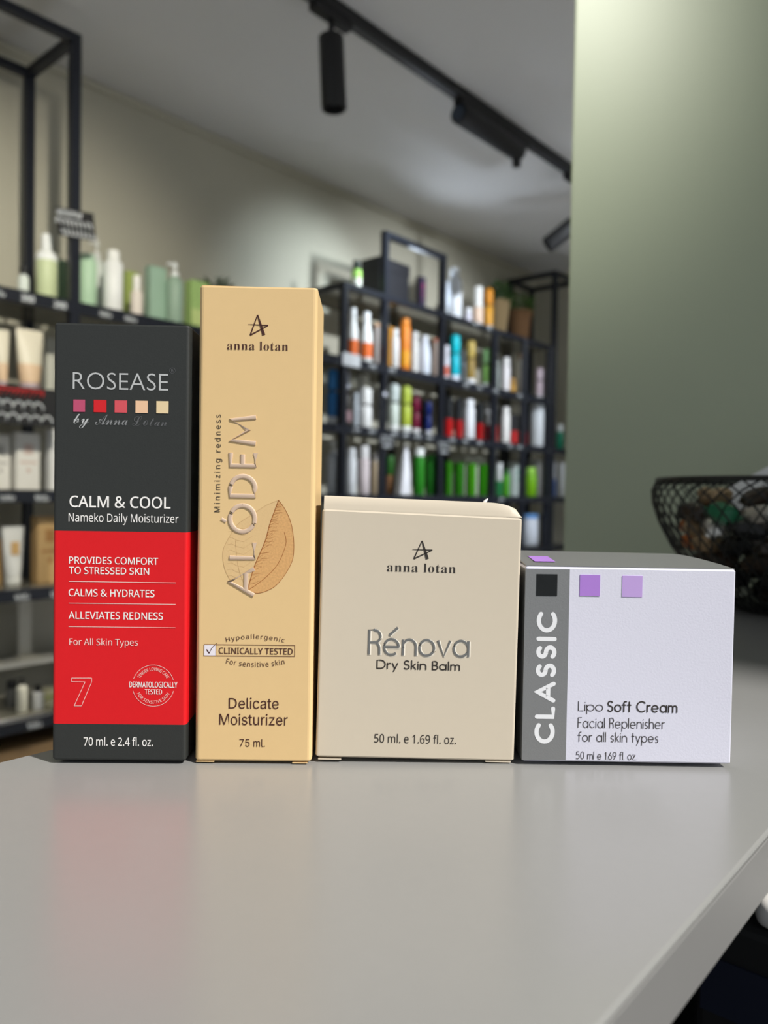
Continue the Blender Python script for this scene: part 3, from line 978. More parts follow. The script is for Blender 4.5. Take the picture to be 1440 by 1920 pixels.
def sweet_mesh(k):
    """a pillow pack with crimped twisted ends, lying along x"""
    bm = nb()
    nx, ny = 12, 6
    rnd = random.Random(k)
    P = {}
    for side in (1, -1):
        for i in range(nx + 1):
            for j in range(ny + 1):
                u, v = i / nx * 2 - 1, j / ny * 2 - 1
                body = max(0, 1 - abs(u / 0.72) ** 4) ** 0.5 * max(0, 1 - abs(v) ** 3) ** 0.6
                wy = 0.0105 * (1.0 if abs(u) < 0.7 else 0.62 + 0.9 * abs(abs(u) - 0.8))
                z = side * (0.0075 * body + 0.0005) + (0.0012 * math.sin(9 * v + k) if abs(u) > 0.72 else 0) + rnd.uniform(-.0003, .0003) * body
                P[side, i, j] = bm.verts.new((0.017 * u, wy * v * .85, z))
    for i in range(nx):
        for j in range(ny):
            bm.faces.new((P[1, i, j], P[1, i + 1, j], P[1, i + 1, j + 1], P[1, i, j + 1]))
            bm.faces.new((P[-1, i, j], P[-1, i, j + 1], P[-1, i + 1, j + 1], P[-1, i + 1, j]))
    bmesh.ops.remove_doubles(bm, verts=bm.verts, dist=0.0011)
    return bm


sources = []
for k, (lab, col, ro, me_) in enumerate(SWEETS):
    o = mk('wrapped_sweet', sweet_mesh(k), mat('wrapper_%d' % k, col, ro, metal=me_, noise=0.3, nscale=150), smooth=True)
    tag(o, lab, 'sweet', 'wrapped sweets in the wire bowl, ' + lab.split(' wrapped')[0].split(' foil')[0] + ' ones')
    sources.append([o, 0])
rnd = random.Random(11)
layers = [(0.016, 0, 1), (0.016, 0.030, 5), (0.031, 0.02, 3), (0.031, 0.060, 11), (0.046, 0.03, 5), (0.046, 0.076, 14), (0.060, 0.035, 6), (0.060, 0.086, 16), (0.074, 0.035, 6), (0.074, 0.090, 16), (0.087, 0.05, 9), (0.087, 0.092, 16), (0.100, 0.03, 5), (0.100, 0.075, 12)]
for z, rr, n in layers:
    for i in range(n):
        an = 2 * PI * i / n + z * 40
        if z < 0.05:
            c = rnd.choice([0, 2, 2, 2, 0])  # low sweets coloured dark for the unlit depth of the bowl
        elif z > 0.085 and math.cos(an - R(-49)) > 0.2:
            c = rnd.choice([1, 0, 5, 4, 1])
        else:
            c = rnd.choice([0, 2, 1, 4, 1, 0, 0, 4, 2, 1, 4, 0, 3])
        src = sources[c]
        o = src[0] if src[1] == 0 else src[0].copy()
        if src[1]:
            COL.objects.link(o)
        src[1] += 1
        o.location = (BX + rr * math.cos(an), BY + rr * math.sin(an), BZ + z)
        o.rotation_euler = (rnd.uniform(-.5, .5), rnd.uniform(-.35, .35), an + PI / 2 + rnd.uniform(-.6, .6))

note = thing('paper_note', 'white paper card with handwriting sticking up out of the wire bowl', 'note', (BX, BY, 1.192))
note.rotation_euler = (R(-8), R(-28), YAW)
mk('card', bx(-0.05, 0.06, -0.0003, 0.0003, -0.012, 0.045), mat('white_paper', (0.78, 0.78, 0.76), 0.7, noise=0.03), parent=note)
bm = nb()
for k in range(4):
    for z0 in (0.03, 0.014):
        x = -0.04 + k * 0.022
        line_bm(bm, [(1000 * (x + 0.015 * t / 8), 1000 * (z0 + 0.004 * math.sin(t * 2.1 + k))) for t in range(9)], 0.6, -0.0005)
mk('handwriting', out(bm), INK, parent=note)

# ------------------------------------------------------------------ bottles, tubes and cartons on the shelves
def rprof(r, z0, z1, e=None):
    e = e or min(0.006, r * 0.25)
    return [(r - e, z0), (r - e * .3, z0 + e * .3), (r, z0 + e), (r, z1 - e), (r - e * .3, z1 - e * .3), (r - e, z1)]


def label_patch(par, r, z0, z1, c):
    """a curved paper label around the front half of a round bottle"""
    bm = nb()
    a0, n = R(-75), 12
    rows = []
    for i in range(n + 1):
        a = a0 + R(150) * i / n
        rows.append([bm.verts.new(((r + e) * math.cos(a), (r + e) * math.sin(a), z)) for e, z in ((0.0006, z0), (0.0006, z1), (-0.0002, z1), (-0.0002, z0))])
    for p, q in zip(rows, rows[1:]):
        for k in range(4):
            bm.faces.new((p[k], q[k], q[(k + 1) % 4], p[(k + 1) % 4]))
    bm.faces.new(rows[0])
    bm.faces.new(rows[-1][::-1])
    mk('label_patch', bm, cmat(c), parent=par, smooth=True, rot=(0, 0, R(-30)))


def goods(kind, u, n, L, wd, h, o, label, short):
    body, cap = cmat(o['body']), cmat(o.get('cap', o['body']))
    r = wd / 2
    names = {'dropper': ('dropper_bottle', 'bottle'), 'foamer': ('foam_bottle', 'bottle'), 'pumper': ('pump_bottle', 'bottle'), 'round': ('cosmetic_bottle', 'bottle'), 'cone': ('tapered_bottle', 'bottle'),
             'waist': ('capped_bottle', 'bottle'), 'jar': ('small_jar', 'jar'), 'tube': ('cosmetic_tube', 'tube'), 'carton': ('product_carton', 'carton'), 'redblack': ('product_carton', 'carton'),
             'canister': ('storage_canister', 'canister'), 'wedge': ('refill_pouch', 'pouch')}
    nm, cat = names[kind]
    where = 'bottles and cartons on the ' + ('left shelving' if u < 2.3 else 'far shelving')
    t = thing(nm, label, cat, (n, u, LV[L] + 0.0004), 0, where)
    if kind in ('carton', 'redblack'):
        w2, d2 = wd / 2, wd * 0.3
        if kind == 'redblack' and h > 0.12:
            mk('lower_panel', bx(-d2, d2, -w2, w2, 0, h * 0.46, bev=0.0015), body, parent=t)
            mk('upper_panel', bx(-d2, d2, -w2, w2, h * 0.46 + 0.0001, h, bev=0.0015), cap, parent=t)
            return
        mk('carton_body', bx(-d2, d2, -w2, w2, 0, h - 0.002, bev=0.0015), body, parent=t)
        mk('top_flap', bx(-d2 + 0.001, d2 - 0.001, -w2 + 0.001, w2 - 0.001, h - 0.0018, h, bev=0.0006), body, parent=t)
        if 'band' in o:
            mk('printed_band', bx(d2, d2 + 0.0008, -w2 * .98, w2 * .98, h * .15, h * .45), cmat(o['band']), parent=t)
        if 'mark' in o:
            mk('printed_mark', bx(d2, d2 + 0.0008, -w2 * .38, w2 * .38, h * .62, h * .80), cmat(o['mark']), parent=t)
            mk('printed_mark', bx(d2, d2 + 0.0008, -w2 * .7, w2 * .7, h * .46, h * .50), cmat(o['mark']), parent=t)
            mk('printed_mark', bx(d2, d2 + 0.0008, -w2 * .15, w2 * .15, h * .30, h * .38), cmat(o['mark']), parent=t)
        return
    if kind == 'wedge':
        bm = nb()
        d2, w2 = wd * 0.3, wd / 2
        sec = [(-d2, -w2), (d2, -w2), (d2, w2), (-d2, w2)]
        lo = [bm.verts.new((x, y, 0)) for x, y in sec]
        mi_ = [bm.verts.new((x * .9, y if y > 0 else y * .55, h * .45)) for x, y in sec]
        hi = [bm.verts.new((x * .08, y if y > 0 else w2 * .25, h)) for x, y in sec]
        for a, b in ((lo, mi_), (mi_, hi)):
            for k in range(4):
                bm.faces.new((a[k], a[(k + 1) % 4], b[(k + 1) % 4], b[k]))
        bm.faces.new(lo[::-1])
        bm.faces.new(hi)
        bmesh.ops.bevel(bm, geom=list(bm.edges), offset=0.003, segments=2, affect='EDGES')
        mk('pouch_body', bm, body, parent=t, smooth=True)
        mk('top_seal', bx(-0.002, 0.002, w2 * .25, w2, h, h + 0.010), cap, parent=t)
        return
    if kind == 'tube':
        zc_ = h * 0.16
        mk('cap', lathe(rprof(r * .72, 0, zc_), 20), cap, parent=t, smooth=True)
        bm = nb()
        rows = []
        for z, a, b in ((zc_, .70, .70), (h * .22, .74, .70), (h * .45, .86, .60), (h * .75, .96, .34), (h * .93, 1.0, .06), (h, 1.0, .05)):
            rows.append([bm.verts.new((r * b * math.cos(2 * PI * k / 20), r * a * math.sin(2 * PI * k / 20), z)) for k in range(20)])
        for i, (p, q) in enumerate(zip(rows, rows[1:])):
            for k in range(20):
                bm.faces.new((p[k], p[(k + 1) % 20], q[(k + 1) % 20], q[k])).material_index = 1 if i < 2 and o.get('mid') else 0
        bm.faces.new(rows[0][::-1])
        bm.faces.new(rows[-1])
        mk('tube_body', bm, parent=t, smooth=True, mats=[body, cmat(o.get('mid', o['body']))])
        if 'label' in o:
            mk('printed_square', bx(r * .42, r * .62, -r * .35, r * .35, h * .52, h * .74, bev=0.001), cmat(o['label']), parent=t)
        return
    if kind == 'canister':
        mk('tub_body', lathe(rprof(r, 0, h * .86, r * .18), 24), body, parent=t, smooth=True)
        mk('lid', lathe(rprof(r * .97, h * .862, h, r * .12), 24), cap, parent=t, smooth=True)
        return
    if kind == 'jar':
        mk('jar_body', lathe(rprof(r, 0, h * .62), 18), body, parent=t, smooth=True)
        mk('lid', lathe(rprof(r * .92, h * .625, h), 18), cap, parent=t, smooth=True)
        return
    if kind == 'waist':
        zb = h * .14 if 'base' in o else 0
        if zb:
            mk('base_band', lathe(rprof(r * 1.0, 0, zb, r * .16), 20), cmat(o['base']), parent=t, smooth=True)
        c0 = h * (1 - o.get('capf', .38))
        mk('bottle_body', lathe([(r * .96, zb + 0.0002), (r, zb + 0.003), (r, c0 - h * .07), (r * .9, c0 - h * .045), (r * .72, c0 - h * .03)], 20), body, parent=t, smooth=True)
        mk('collar', lathe([(r * .72, c0 - h * .0298), (r * .72, c0 - 0.0002)], 16), MBLK, parent=t, smooth=True)
        mk('cap', lathe([(r * .8, c0), (r * .97, c0 + h * .03), (r * .97, h - h * .07), (r * .85, h - h * .025), (r * .5, h)], 20), cap, parent=t, smooth=True)
        return
    if kind == 'dropper':
        mk('bottle_body', lathe([(r * .9, 0), (r, 0.003), (r, h * .55), (r * .8, h * .62), (r * .45, h * .66)], 18), body, parent=t, smooth=True)
        mk('dropper_cap', lathe(rprof(r * .55, h * .662, h * .86, 0.002), 16), cap, parent=t, smooth=True)
        mk('bulb', lathe([(r * .3, h * .862), (r * .34, h * .93), (r * .2, h)], 14), cap, parent=t, smooth=True)
        return
    if kind == 'foamer':
        mk('bottle_body', lathe([(r * .92, 0), (r, 0.004), (r, h * .60), (r * .97, h * .62)], 22), body, parent=t, smooth=True)
        mk('shoulder', lathe([(r * 1.01, h * .605), (r * 1.02, h * .66), (r * .85, h * .72), (r * .56, h * .76)], 22), cap, parent=t, smooth=True)
        mk('cap', lathe(rprof(r * .5, h * .762, h, 0.004), 18), cap, parent=t, smooth=True)
        return
    if kind == 'pumper':
        hb = h * .78
        mk('bottle_body', lathe([(r * .92, 0), (r, 0.004), (r, hb * .84), (r * .86, hb * .93), (r * .5, hb)], 22), body, parent=t, smooth=True)
        p = mk('pump_head', lathe([(r * .5, hb + .0002), (r * .5, hb + h * .07), (r * .16, hb + h * .08), (r * .16, h * .93), (r * .34, h * .935), (r * .34, h * .985), (r * .25, h)], 16), cap, parent=t, smooth=True)
        bm = nb()
        tube(bm, [(0, -r * .2, h * .965), (0, -r * .9, h * .965), (0, -r * 1.1, h * .94)], [r * .16, r * .13, r * .1], 8)
        mk('nozzle', bm, cap, parent=p, smooth=True)
        return
    # round and tapered bottles with a cap
    cf = o.get('capf', .2)
    cw = o.get('capw', .82)
    c0 = h * (1 - cf)
    zb = h * .12 if 'base' in o else 0
    if zb:
        mk('base_band', lathe(rprof(r * 1.005, 0, zb, r * .12), 20), cmat(o['base']), parent=t, smooth=True)
    if kind == 'cone':
        mk('bottle_body', lathe([(r * .92, zb), (r, zb + 0.004), (r, c0 * .60), (r * .95, c0 * .72), (r * .72, c0 * .90), (r * .60, c0)], 22), body, parent=t, smooth=True)
        mk('cap', lathe(rprof(r * .58, c0 + .0002, h, 0.003), 16), cap, parent=t, smooth=True)
    else:
        s = 0.06 * c0
        mk('bottle_body', lathe([(r * .93, zb + (0.0002 if zb else 0)), (r, zb + 0.004), (r, c0 - s), (r * (1 + cw) / 2, c0 - s * .25), (r * cw * .9, c0)], 22), body, parent=t, smooth=True)
        mk('cap', lathe(rprof(r * cw, c0 + .0002, h, 0.003), 18), cap, parent=t, smooth=True)
    if 'label' in o:
        label_patch(t, r, h * .12, h * .40, o['label'])


ITEMS = [
    ('dropper',1.072,-2.44,'1',0.033,0.106,dict(body=(.72,.78,.72),cap=(.02,.02,.02)),'small pale dropper bottle with black cap beside the left shelf post','dropper bottle'),
    ('foamer',1.154,-2.46,'1',0.065,0.219,dict(body=(.62,.70,.42),cap=(.9,.92,.9)),'pale yellow-green foam bottle with white top, left of the tall black post','foam bottle'),
    ('carton',1.275,-2.6,'1',0.039,0.19,dict(body=(.22,.33,.22)),'dark green carton standing behind the tall black shelf post','dark green carton'),
    ('round',1.292,-2.46,'1',0.06,0.188,dict(body=(.46,.66,.46),cap=(.55,.72,.55),capf=.10),'mint green round-shouldered bottle just right of the tall black post','mint bottle'),
    ('pumper',1.411,-2.62,'1',0.054,0.296,dict(body=(.75,.80,.74),cap=(.75,.76,.72)),'pale translucent pump bottle behind the mint green bottle','translucent pump bottle'),
    ('round',1.368,-2.43,'1',0.065,0.213,dict(body=(.86,.87,.85),cap=(.9,.9,.86),capf=.16,capw=.66),'white spray can with narrower white cap beside the mint bottle','white spray can'),
    ('carton',1.549,-2.62,'1',0.053,0.215,dict(body=(.45,.55,.16)),'yellow-green carton behind the small cream bottle','yellow-green carton'),
    ('round',1.457,-2.43,'1',0.043,0.15,dict(body=(.82,.74,.66),cap=(.92,.9,.84),capf=.36,capw=.6),'small cream bottle with tapered white cap between can and sage carton','small cream bottle'),
    ('carton',1.563,-2.48,'1',0.067,0.211,dict(body=(.36,.52,.40)),'sage green carton beside the sage pump bottle','sage carton'),
    ('pumper',1.617,-2.44,'1',0.062,0.233,dict(body=(.34,.47,.36),cap=(.85,.87,.85)),'sage green bottle with white pump head','sage pump bottle'),
    ('carton',1.741,-2.48,'1',0.079,0.197,dict(body=(.42,.62,.22),band=(.62,.75,.30)),'bright green carton partly behind the tall beige box','bright green carton'),
    ('tube',1.018,-2.46,'2',0.039,0.187,dict(body=(.84,.78,.62),mid=(.80,.58,.38),cap=(.52,.40,.42)),'cream tube with peach and mauve foot, cut by the left picture edge','cut cream tube'),
    ('tube',1.101,-2.46,'2',0.085,0.201,dict(body=(.84,.78,.62),mid=(.80,.58,.38),cap=(.52,.40,.42)),'wide cream tube with peach and mauve foot above the red chalk sign','wide cream tube'),
    ('carton',1.241,-2.6,'2',0.053,0.211,dict(body=(.62,.62,.54)),'grey-white carton behind the wide cream tube','grey-white carton'),
    ('carton',1.022,-2.5,'3',0.059,0.172,dict(body=(.82,.80,.74),mark=(.5,.48,.44)),'white carton cut by the left picture edge, below the chalk sign','cut white carton'),
    ('carton',1.098,-2.48,'3',0.074,0.181,dict(body=(.84,.82,.76),mark=(.70,.55,.48)),'white carton with pinkish square print below the chalk sign','printed white carton'),
    ('carton',1.19,-2.46,'3',0.061,0.197,dict(body=(.86,.86,.84)),'plain white carton half hidden by the black and red box','half-hidden white carton'),
    ('carton',1.017,-2.52,'4',0.046,0.145,dict(body=(.55,.36,.16)),'orange-brown carton cut by the left picture edge','orange-brown carton'),
    ('tube',1.051,-2.46,'4',0.066,0.185,dict(body=(.80,.80,.76),mid=(.80,.80,.76),cap=(.75,.75,.70),label=(.72,.45,.18)),'white tube with orange square beside the kraft carton','white tube'),
    ('carton',1.164,-2.47,'4',0.083,0.215,dict(body=(.58,.38,.17),mark=(.42,.22,.08)),'kraft brown carton half hidden by the black and red box','kraft carton'),
    ('round',1.075,-2.52,'5',0.037,0.084,dict(body=(.12,.12,.11),cap=(.02,.02,.02),capf=.30),'small dark bottle with black cap on the lowest shelf','small dark bottle'),
    ('pumper',1.072,-2.44,'5',0.033,0.109,dict(body=(.72,.70,.58),cap=(.02,.02,.02)),'small cream bottle with black pump head on the lowest shelf','small cream pump bottle'),
    ('round',1.123,-2.44,'5',0.034,0.076,dict(body=(.80,.80,.78),cap=(.02,.02,.02),capf=.28,capw=.6),'small white bottle with black cap on the lowest shelf','small white bottle'),
    ('carton',1.201,-2.52,'5',0.051,0.037,dict(body=(.62,.60,.40),band=(.35,.40,.14)),'yellow-green carton at the end of the lowest shelf','lowest yellow-green carton'),
    ('round',2.569,-2.43,'T',0.047,0.138,dict(body=(.42,.75,.16),cap=(.02,.03,.02),capf=.30,capw=.75,label=(.85,.85,.75)),'lime green bottle with black cap on top of the shelving','lime bottle'),
    ('carton',3.029,-2.42,'T',0.044,0.163,dict(body=(.045,.035,.065),mark=(.25,.03,.12)),'small dark purple carton beside the big black box','dark purple carton'),
    ('round',3.325,-2.43,'T',0.079,0.277,dict(body=(.80,.84,.90),cap=(.84,.88,.93),capf=.2,capw=.62),'tall white bottle on top right of the raised black frame','tall white bottle'),
    ('jar',3.439,-2.42,'T',0.043,0.087,dict(body=(.72,.70,.80),cap=(.85,.86,.9)),'tiny pale jar between the tall white bottle and the white spray','tiny pale jar'),
    ('round',3.558,-2.44,'T',0.062,0.229,dict(body=(.84,.62,.48),cap=(.9,.9,.88),capf=.5,base=(.88,.9,.93)),'white-capped spray with salmon label beside the amber bottle','salmon-label spray'),
    ('waist',3.664,-2.44,'T',0.051,0.243,dict(body=(.72,.34,.03),cap=(.72,.28,.02),base=(.88,.9,.93)),'amber bottle with amber cap beside the pale basket','amber bottle'),
    ('cone',2.539,-2.42,'1',0.046,0.241,dict(body=(.90,.90,.88),cap=(.92,.92,.92),capf=.22,label=(.80,.15,.02)),'first white bottle with orange-red label beside the end post','first orange-label bottle'),
    ('cone',2.629,-2.42,'1',0.057,0.239,dict(body=(.90,.90,.88),cap=(.92,.92,.92),capf=.22,label=(.80,.15,.02)),'second white bottle with orange-red label, right of its twin','second orange-label bottle'),
    ('round',2.752,-2.46,'1',0.049,0.212,dict(body=(.52,.46,.43),cap=(.70,.38,.20),capf=.08,capw=.95),'grey-pink bottle with orange rim left of the raised frame post','grey-pink bottle'),
    ('carton',2.962,-2.56,'1',0.045,0.245,dict(body=(.75,.36,.05)),'orange carton right behind the raised frame post','orange carton'),
    ('round',2.837,-2.42,'1',0.036,0.196,dict(body=(.86,.84,.82),cap=(.9,.9,.9),capf=.2,capw=.7),'slim white bottle left of the tall orange bottle','slim white bottle'),
    ('round',2.919,-2.43,'1',0.055,0.262,dict(body=(.80,.24,.02),cap=(.82,.28,.04),capf=.12,label=(.85,.36,.01)),'tall orange bottle with yellow label under the raised frame','tall orange bottle'),
    ('round',3.022,-2.45,'1',0.038,0.217,dict(body=(.84,.85,.83),cap=(.88,.9,.9),capf=.15),'white bottle right of the tall orange bottle','white bottle by orange'),
    ('cone',3.064,-2.42,'1',0.062,0.202,dict(body=(.74,.80,.90),cap=(.8,.85,.93),capf=.14),'bluish white bottle between white and beige bottles','bluish white bottle'),
    ('round',3.194,-2.45,'1',0.044,0.21,dict(body=(.42,.33,.28),cap=(.55,.14,.06),capf=.07,capw=.95),'beige bottle with red rim left of the second frame post','red-rim bottle'),
    ('round',3.236,-2.41,'1',0.031,0.179,dict(body=(.80,.82,.90),cap=(.82,.84,.92),capf=.34,label=(.70,.16,.10)),'slim white bottle with red label beside the cyan bottle','red-label slim bottle'),
    ('waist',3.324,-2.42,'1',0.054,0.25,dict(body=(.0,.50,.62),cap=(.0,.54,.64),base=(.75,.82,.95)),'bright cyan bottle with cyan cap','cyan bottle'),
    ('round',3.506,-2.5,'1',0.033,0.204,dict(body=(.55,.66,.82),cap=(.6,.7,.85),capf=.3),'pale blue bottle half behind the cyan bottle','pale blue bottle'),
    ('waist',3.47,-2.42,'1',0.052,0.242,dict(body=(.32,.21,.05),cap=(.52,.38,.10),base=(.85,.86,.88)),'golden brown bottle with gold cap between cyan and mint bottles','golden bottle'),
    ('waist',3.637,-2.42,'1',0.06,0.224,dict(body=(.26,.52,.14),cap=(.30,.58,.26),base=(.80,.86,.82)),'mint and lime bottle right of the golden bottle','mint lime bottle'),
    ('round',3.811,-2.47,'1',0.034,0.188,dict(body=(.42,.46,.44),cap=(.5,.53,.5),capf=.2),'slim grey bottle at the fourth shelf post','slim grey bottle'),
    ('round',3.829,-2.42,'1',0.046,0.201,dict(body=(.84,.80,.82),cap=(.86,.84,.84),capf=.25),'white bottle in the right bay, left of the small amber jar','right-bay white bottle'),
    ('jar',3.92,-2.43,'1',0.037,0.096,dict(body=(.55,.30,.05),cap=(.40,.22,.05)),'small amber jar between white and cream bottles','small amber jar'),
    ('round',4.001,-2.43,'1',0.05,0.248,dict(body=(.84,.80,.70),cap=(.30,.22,.15),capf=.14,capw=.7),'cream bottle with brown cap in the right bay','cream bottle'),
    ('waist',4.239,-2.43,'1',0.055,0.197,dict(body=(.76,.62,.70),cap=(.80,.66,.74),base=(.85,.83,.86)),'pale pink bottle in the last bay above the big white canister','pale pink bottle'),
    ('waist',2.416,-2.42,'2',0.05,0.246,dict(body=(.04,.22,.60),cap=(.05,.25,.64),base=(.82,.86,.92)),'blue bottle with blue cap close to the tall beige box','blue bottle'),
    ('round',2.51,-2.43,'2',0.053,0.175,dict(body=(.035,.028,.02),cap=(.03,.025,.02),capf=.18,label=(.35,.22,.24)),'dark brown bottle right of the blue bottle','dark brown bottle'),
    ('round',2.585,-2.5,'2',0.04,0.262,dict(body=(.55,.56,.68),cap=(.6,.62,.74),capf=.4),'pale lilac bottle behind the dark brown bottle','pale lilac bottle'),
    ('round',2.584,-2.44,'2',0.03,0.16,dict(body=(.50,.54,.58),cap=(.5,.54,.58),capf=.2),'slim blue-grey bottle behind the white waisted bottle','blue-grey bottle'),
    ('round',2.7,-2.5,'2',0.059,0.262,dict(body=(.74,.72,.62),cap=(.78,.76,.66),capf=.3,capw=.95),'cream bottle standing behind the white waisted bottle','cream bottle behind'),
    ('waist',2.629,-2.42,'2',0.062,0.188,dict(body=(.90,.90,.88),cap=(.90,.90,.88),capf=.42),'white waisted bottle in front of the cream bottle','white waisted bottle'),
    ('waist',2.832,-2.42,'2',0.052,0.229,dict(body=(.70,.78,.70),cap=(.66,.74,.72),base=(.88,.9,.88)),'pale mint bottle left of the yellow-green bottle','pale mint bottle'),
    ('waist',2.923,-2.42,'2',0.055,0.229,dict(body=(.46,.55,.06),cap=(.48,.58,.08),base=(.88,.9,.88)),'yellow-green bottle with matching cap beside the burgundy one','yellow-green bottle'),
    ('waist',3.012,-2.43,'2',0.046,0.187,dict(body=(.16,.003,.03),cap=(.17,.004,.035),base=(.85,.84,.85)),'burgundy bottle with burgundy cap','burgundy bottle'),
    ('round',3.127,-2.48,'2',0.03,0.191,dict(body=(.012,.014,.018),cap=(.012,.012,.015),capf=.3),'slim black bottle between burgundy and navy bottles','slim black bottle'),
    ('waist',3.119,-2.43,'2',0.038,0.173,dict(body=(.005,.02,.17),cap=(.005,.02,.17),base=(.78,.80,.86)),'navy blue bottle with navy cap','navy bottle'),
    ('redblack',3.277,-2.42,'2',0.046,0.211,dict(body=(.45,.006,.008),cap=(.02,.022,.025)),'black and red carton, first right of the second frame post','first black-red carton'),
    ('redblack',3.37,-2.42,'2',0.045,0.212,dict(body=(.38,.005,.008),cap=(.02,.022,.025)),'black and red carton touching the left of the tall white bottle','second black-red carton'),
    ('round',3.438,-2.4,'2',0.06,0.212,dict(body=(.78,.80,.84),cap=(.82,.84,.88),capf=.2),'tall white bottle among the black and red cartons','white bottle among red'),
    ('redblack',3.58,-2.43,'2',0.044,0.213,dict(body=(.38,.005,.008),cap=(.02,.022,.025)),'black and red carton right of the tall white bottle','third black-red carton'),
    ('round',3.795,-2.52,'2',0.047,0.24,dict(body=(.66,.66,.66),cap=(.7,.7,.7),capf=.2),'grey-white bottle behind the row of black and red cartons','grey-white bottle'),
    ('redblack',3.65,-2.42,'2',0.036,0.094,dict(body=(.42,.015,.04),cap=(.40,.015,.04)),'short dark red carton in front of the grey-white bottle','short dark red carton'),
    ('redblack',3.742,-2.43,'2',0.034,0.214,dict(body=(.38,.005,.008),cap=(.02,.022,.025)),'black and red carton against the fourth shelf post','fourth black-red carton'),
    ('round',3.837,-2.42,'2',0.049,0.21,dict(body=(.86,.84,.82),cap=(.88,.86,.84),capf=.2),'white bottle left of the bright red cartons in the right bay','right-bay tall white bottle'),
    ('redblack',3.943,-2.42,'2',0.049,0.176,dict(body=(.80,.05,.05),cap=(.05,.05,.055)),'bright red and black carton in the right bay','bright red carton'),
    ('redblack',4.046,-2.42,'2',0.033,0.169,dict(body=(.60,.012,.02),cap=(.02,.022,.025)),'narrow black and red carton at the fifth post','narrow red carton'),
    ('canister',4.245,-2.435,'2',0.108,0.262,dict(body=(.80,.84,.88),cap=(.82,.86,.9)),'large white canister in the last bay','white canister'),
    ('pumper',2.424,-2.42,'3',0.057,0.234,dict(body=(.66,.70,.78),cap=(.88,.89,.9)),'white pump bottle close to the tall beige box','white pump bottle'),
    ('round',2.541,-2.42,'3',0.049,0.208,dict(body=(.88,.90,.92),cap=(.88,.9,.92),capf=.2,capw=.8),'plain white bottle right of the end post on the middle shelf','plain white bottle'),
    ('round',2.626,-2.42,'3',0.054,0.224,dict(body=(.78,.68,.69),cap=(.9,.88,.88),capf=.26,capw=.85),'pinkish white bottle beside the tan bottle','pinkish bottle'),
    ('cone',2.727,-2.44,'3',0.046,0.198,dict(body=(.55,.43,.28),cap=(.85,.83,.8),capf=.2),'tan bottle with white top left of the frame post','tan bottle'),
    ('round',2.904,-2.5,'3',0.045,0.192,dict(body=(.34,.17,.08),cap=(.03,.14,.02),capf=.5,capw=.98),'brown bottle with green upper half','brown-green bottle'),
    ('wedge',2.921,-2.43,'3',0.078,0.236,dict(body=(.84,.84,.88),cap=(.84,.84,.88)),'white wedge-shaped pouch beside the green bottles','white pouch'),
    ('round',3.035,-2.42,'3',0.059,0.234,dict(body=(.02,.22,.012),cap=(.9,.92,.9),capf=.17,capw=.85),'green bottle with white cap','white-capped green bottle'),
    ('round',3.136,-2.42,'3',0.06,0.207,dict(body=(.012,.15,.01),cap=(.02,.20,.02),capf=.14),'dark green bottle left of the second frame post','dark green bottle'),
    ('carton',3.273,-2.41,'3',0.037,0.177,dict(body=(.022,.17,.002)),'first green carton of the row under the red cartons','first green carton'),
    ('carton',3.366,-2.41,'3',0.055,0.175,dict(body=(.014,.135,.002)),'second green carton of the row under the red cartons','second green carton'),
    ('carton',3.481,-2.41,'3',0.056,0.176,dict(body=(.04,.23,.002)),'third green carton of the row under the red cartons','third green carton'),
    ('carton',3.596,-2.41,'3',0.051,0.175,dict(body=(.022,.18,.002)),'fourth green carton of the row under the red cartons','fourth green carton'),
    ('carton',3.683,-2.58,'3',0.199,0.226,dict(body=(.62,.61,.54)),'wide cream carton behind the row of green cartons','wide cream carton'),
    ('round',3.723,-2.43,'3',0.042,0.195,dict(body=(.03,.24,.03),cap=(.30,.62,.28),capf=.2),'green bottle with pale green cap by the fourth post','pale-capped green bottle'),
    ('round',3.827,-2.45,'3',0.037,0.193,dict(body=(.02,.20,.06),cap=(.62,.64,.64),capf=.55,capw=.95),'dark green bottle with long grey-white cap','long-cap bottle'),
    ('round',3.919,-2.46,'3',0.044,0.159,dict(body=(.08,.34,.02),cap=(.02,.12,.02),capf=.2),'grass green bottle in the right bay','grass green bottle'),
    ('carton',4.134,-2.53,'3',0.091,0.21,dict(body=(.66,.74,.72),mark=(.1,.4,.3)),'pale mint carton behind the grass green bottle','pale mint carton'),
    ('round',4.134,-2.42,'3',0.071,0.176,dict(body=(.18,.45,.008),cap=(.36,.70,.10),capf=.22),'bright lime bottle at the right end of the middle shelf','bright lime bottle'),
    ('canister',4.325,-2.5,'3',0.09,0.234,dict(body=(.62,.62,.60),cap=(.6,.6,.58)),'grey-white tub behind the bright lime bottle','grey-white tub'),
    ('canister',4.164,-2.44,'4',0.107,0.191,dict(body=(.70,.74,.82),cap=(.14,.34,.70),capf=.1),'pale blue tub with blue lid below the middle shelf','pale blue tub'),
    ('round',4.353,-2.44,'4',0.05,0.262,dict(body=(.02,.02,.025),cap=(.72,.74,.76),capf=.28),'black bottle with white cap right of the pale blue tub','black bottle'),
    ('round',4.401,-2.42,'3',0.043,0.222,dict(body=(.06,.16,.50),cap=(.66,.68,.74),capf=.5,capw=.95),'blue bottle with long white cap on the end frame','end blue bottle'),
    ('round',4.527,-2.42,'3',0.044,0.221,dict(body=(.66,.68,.66),cap=(.74,.76,.75),capf=.4),'white bottle on the end frame beside the green wall','end white bottle'),
    ('round',4.486,-2.42,'2',0.05,0.161,dict(body=(.01,.22,.12),cap=(.70,.74,.72),capf=.3),'teal bottle with white cap on the end frame','end teal bottle'),
]
for it in ITEMS:
    goods(*it)

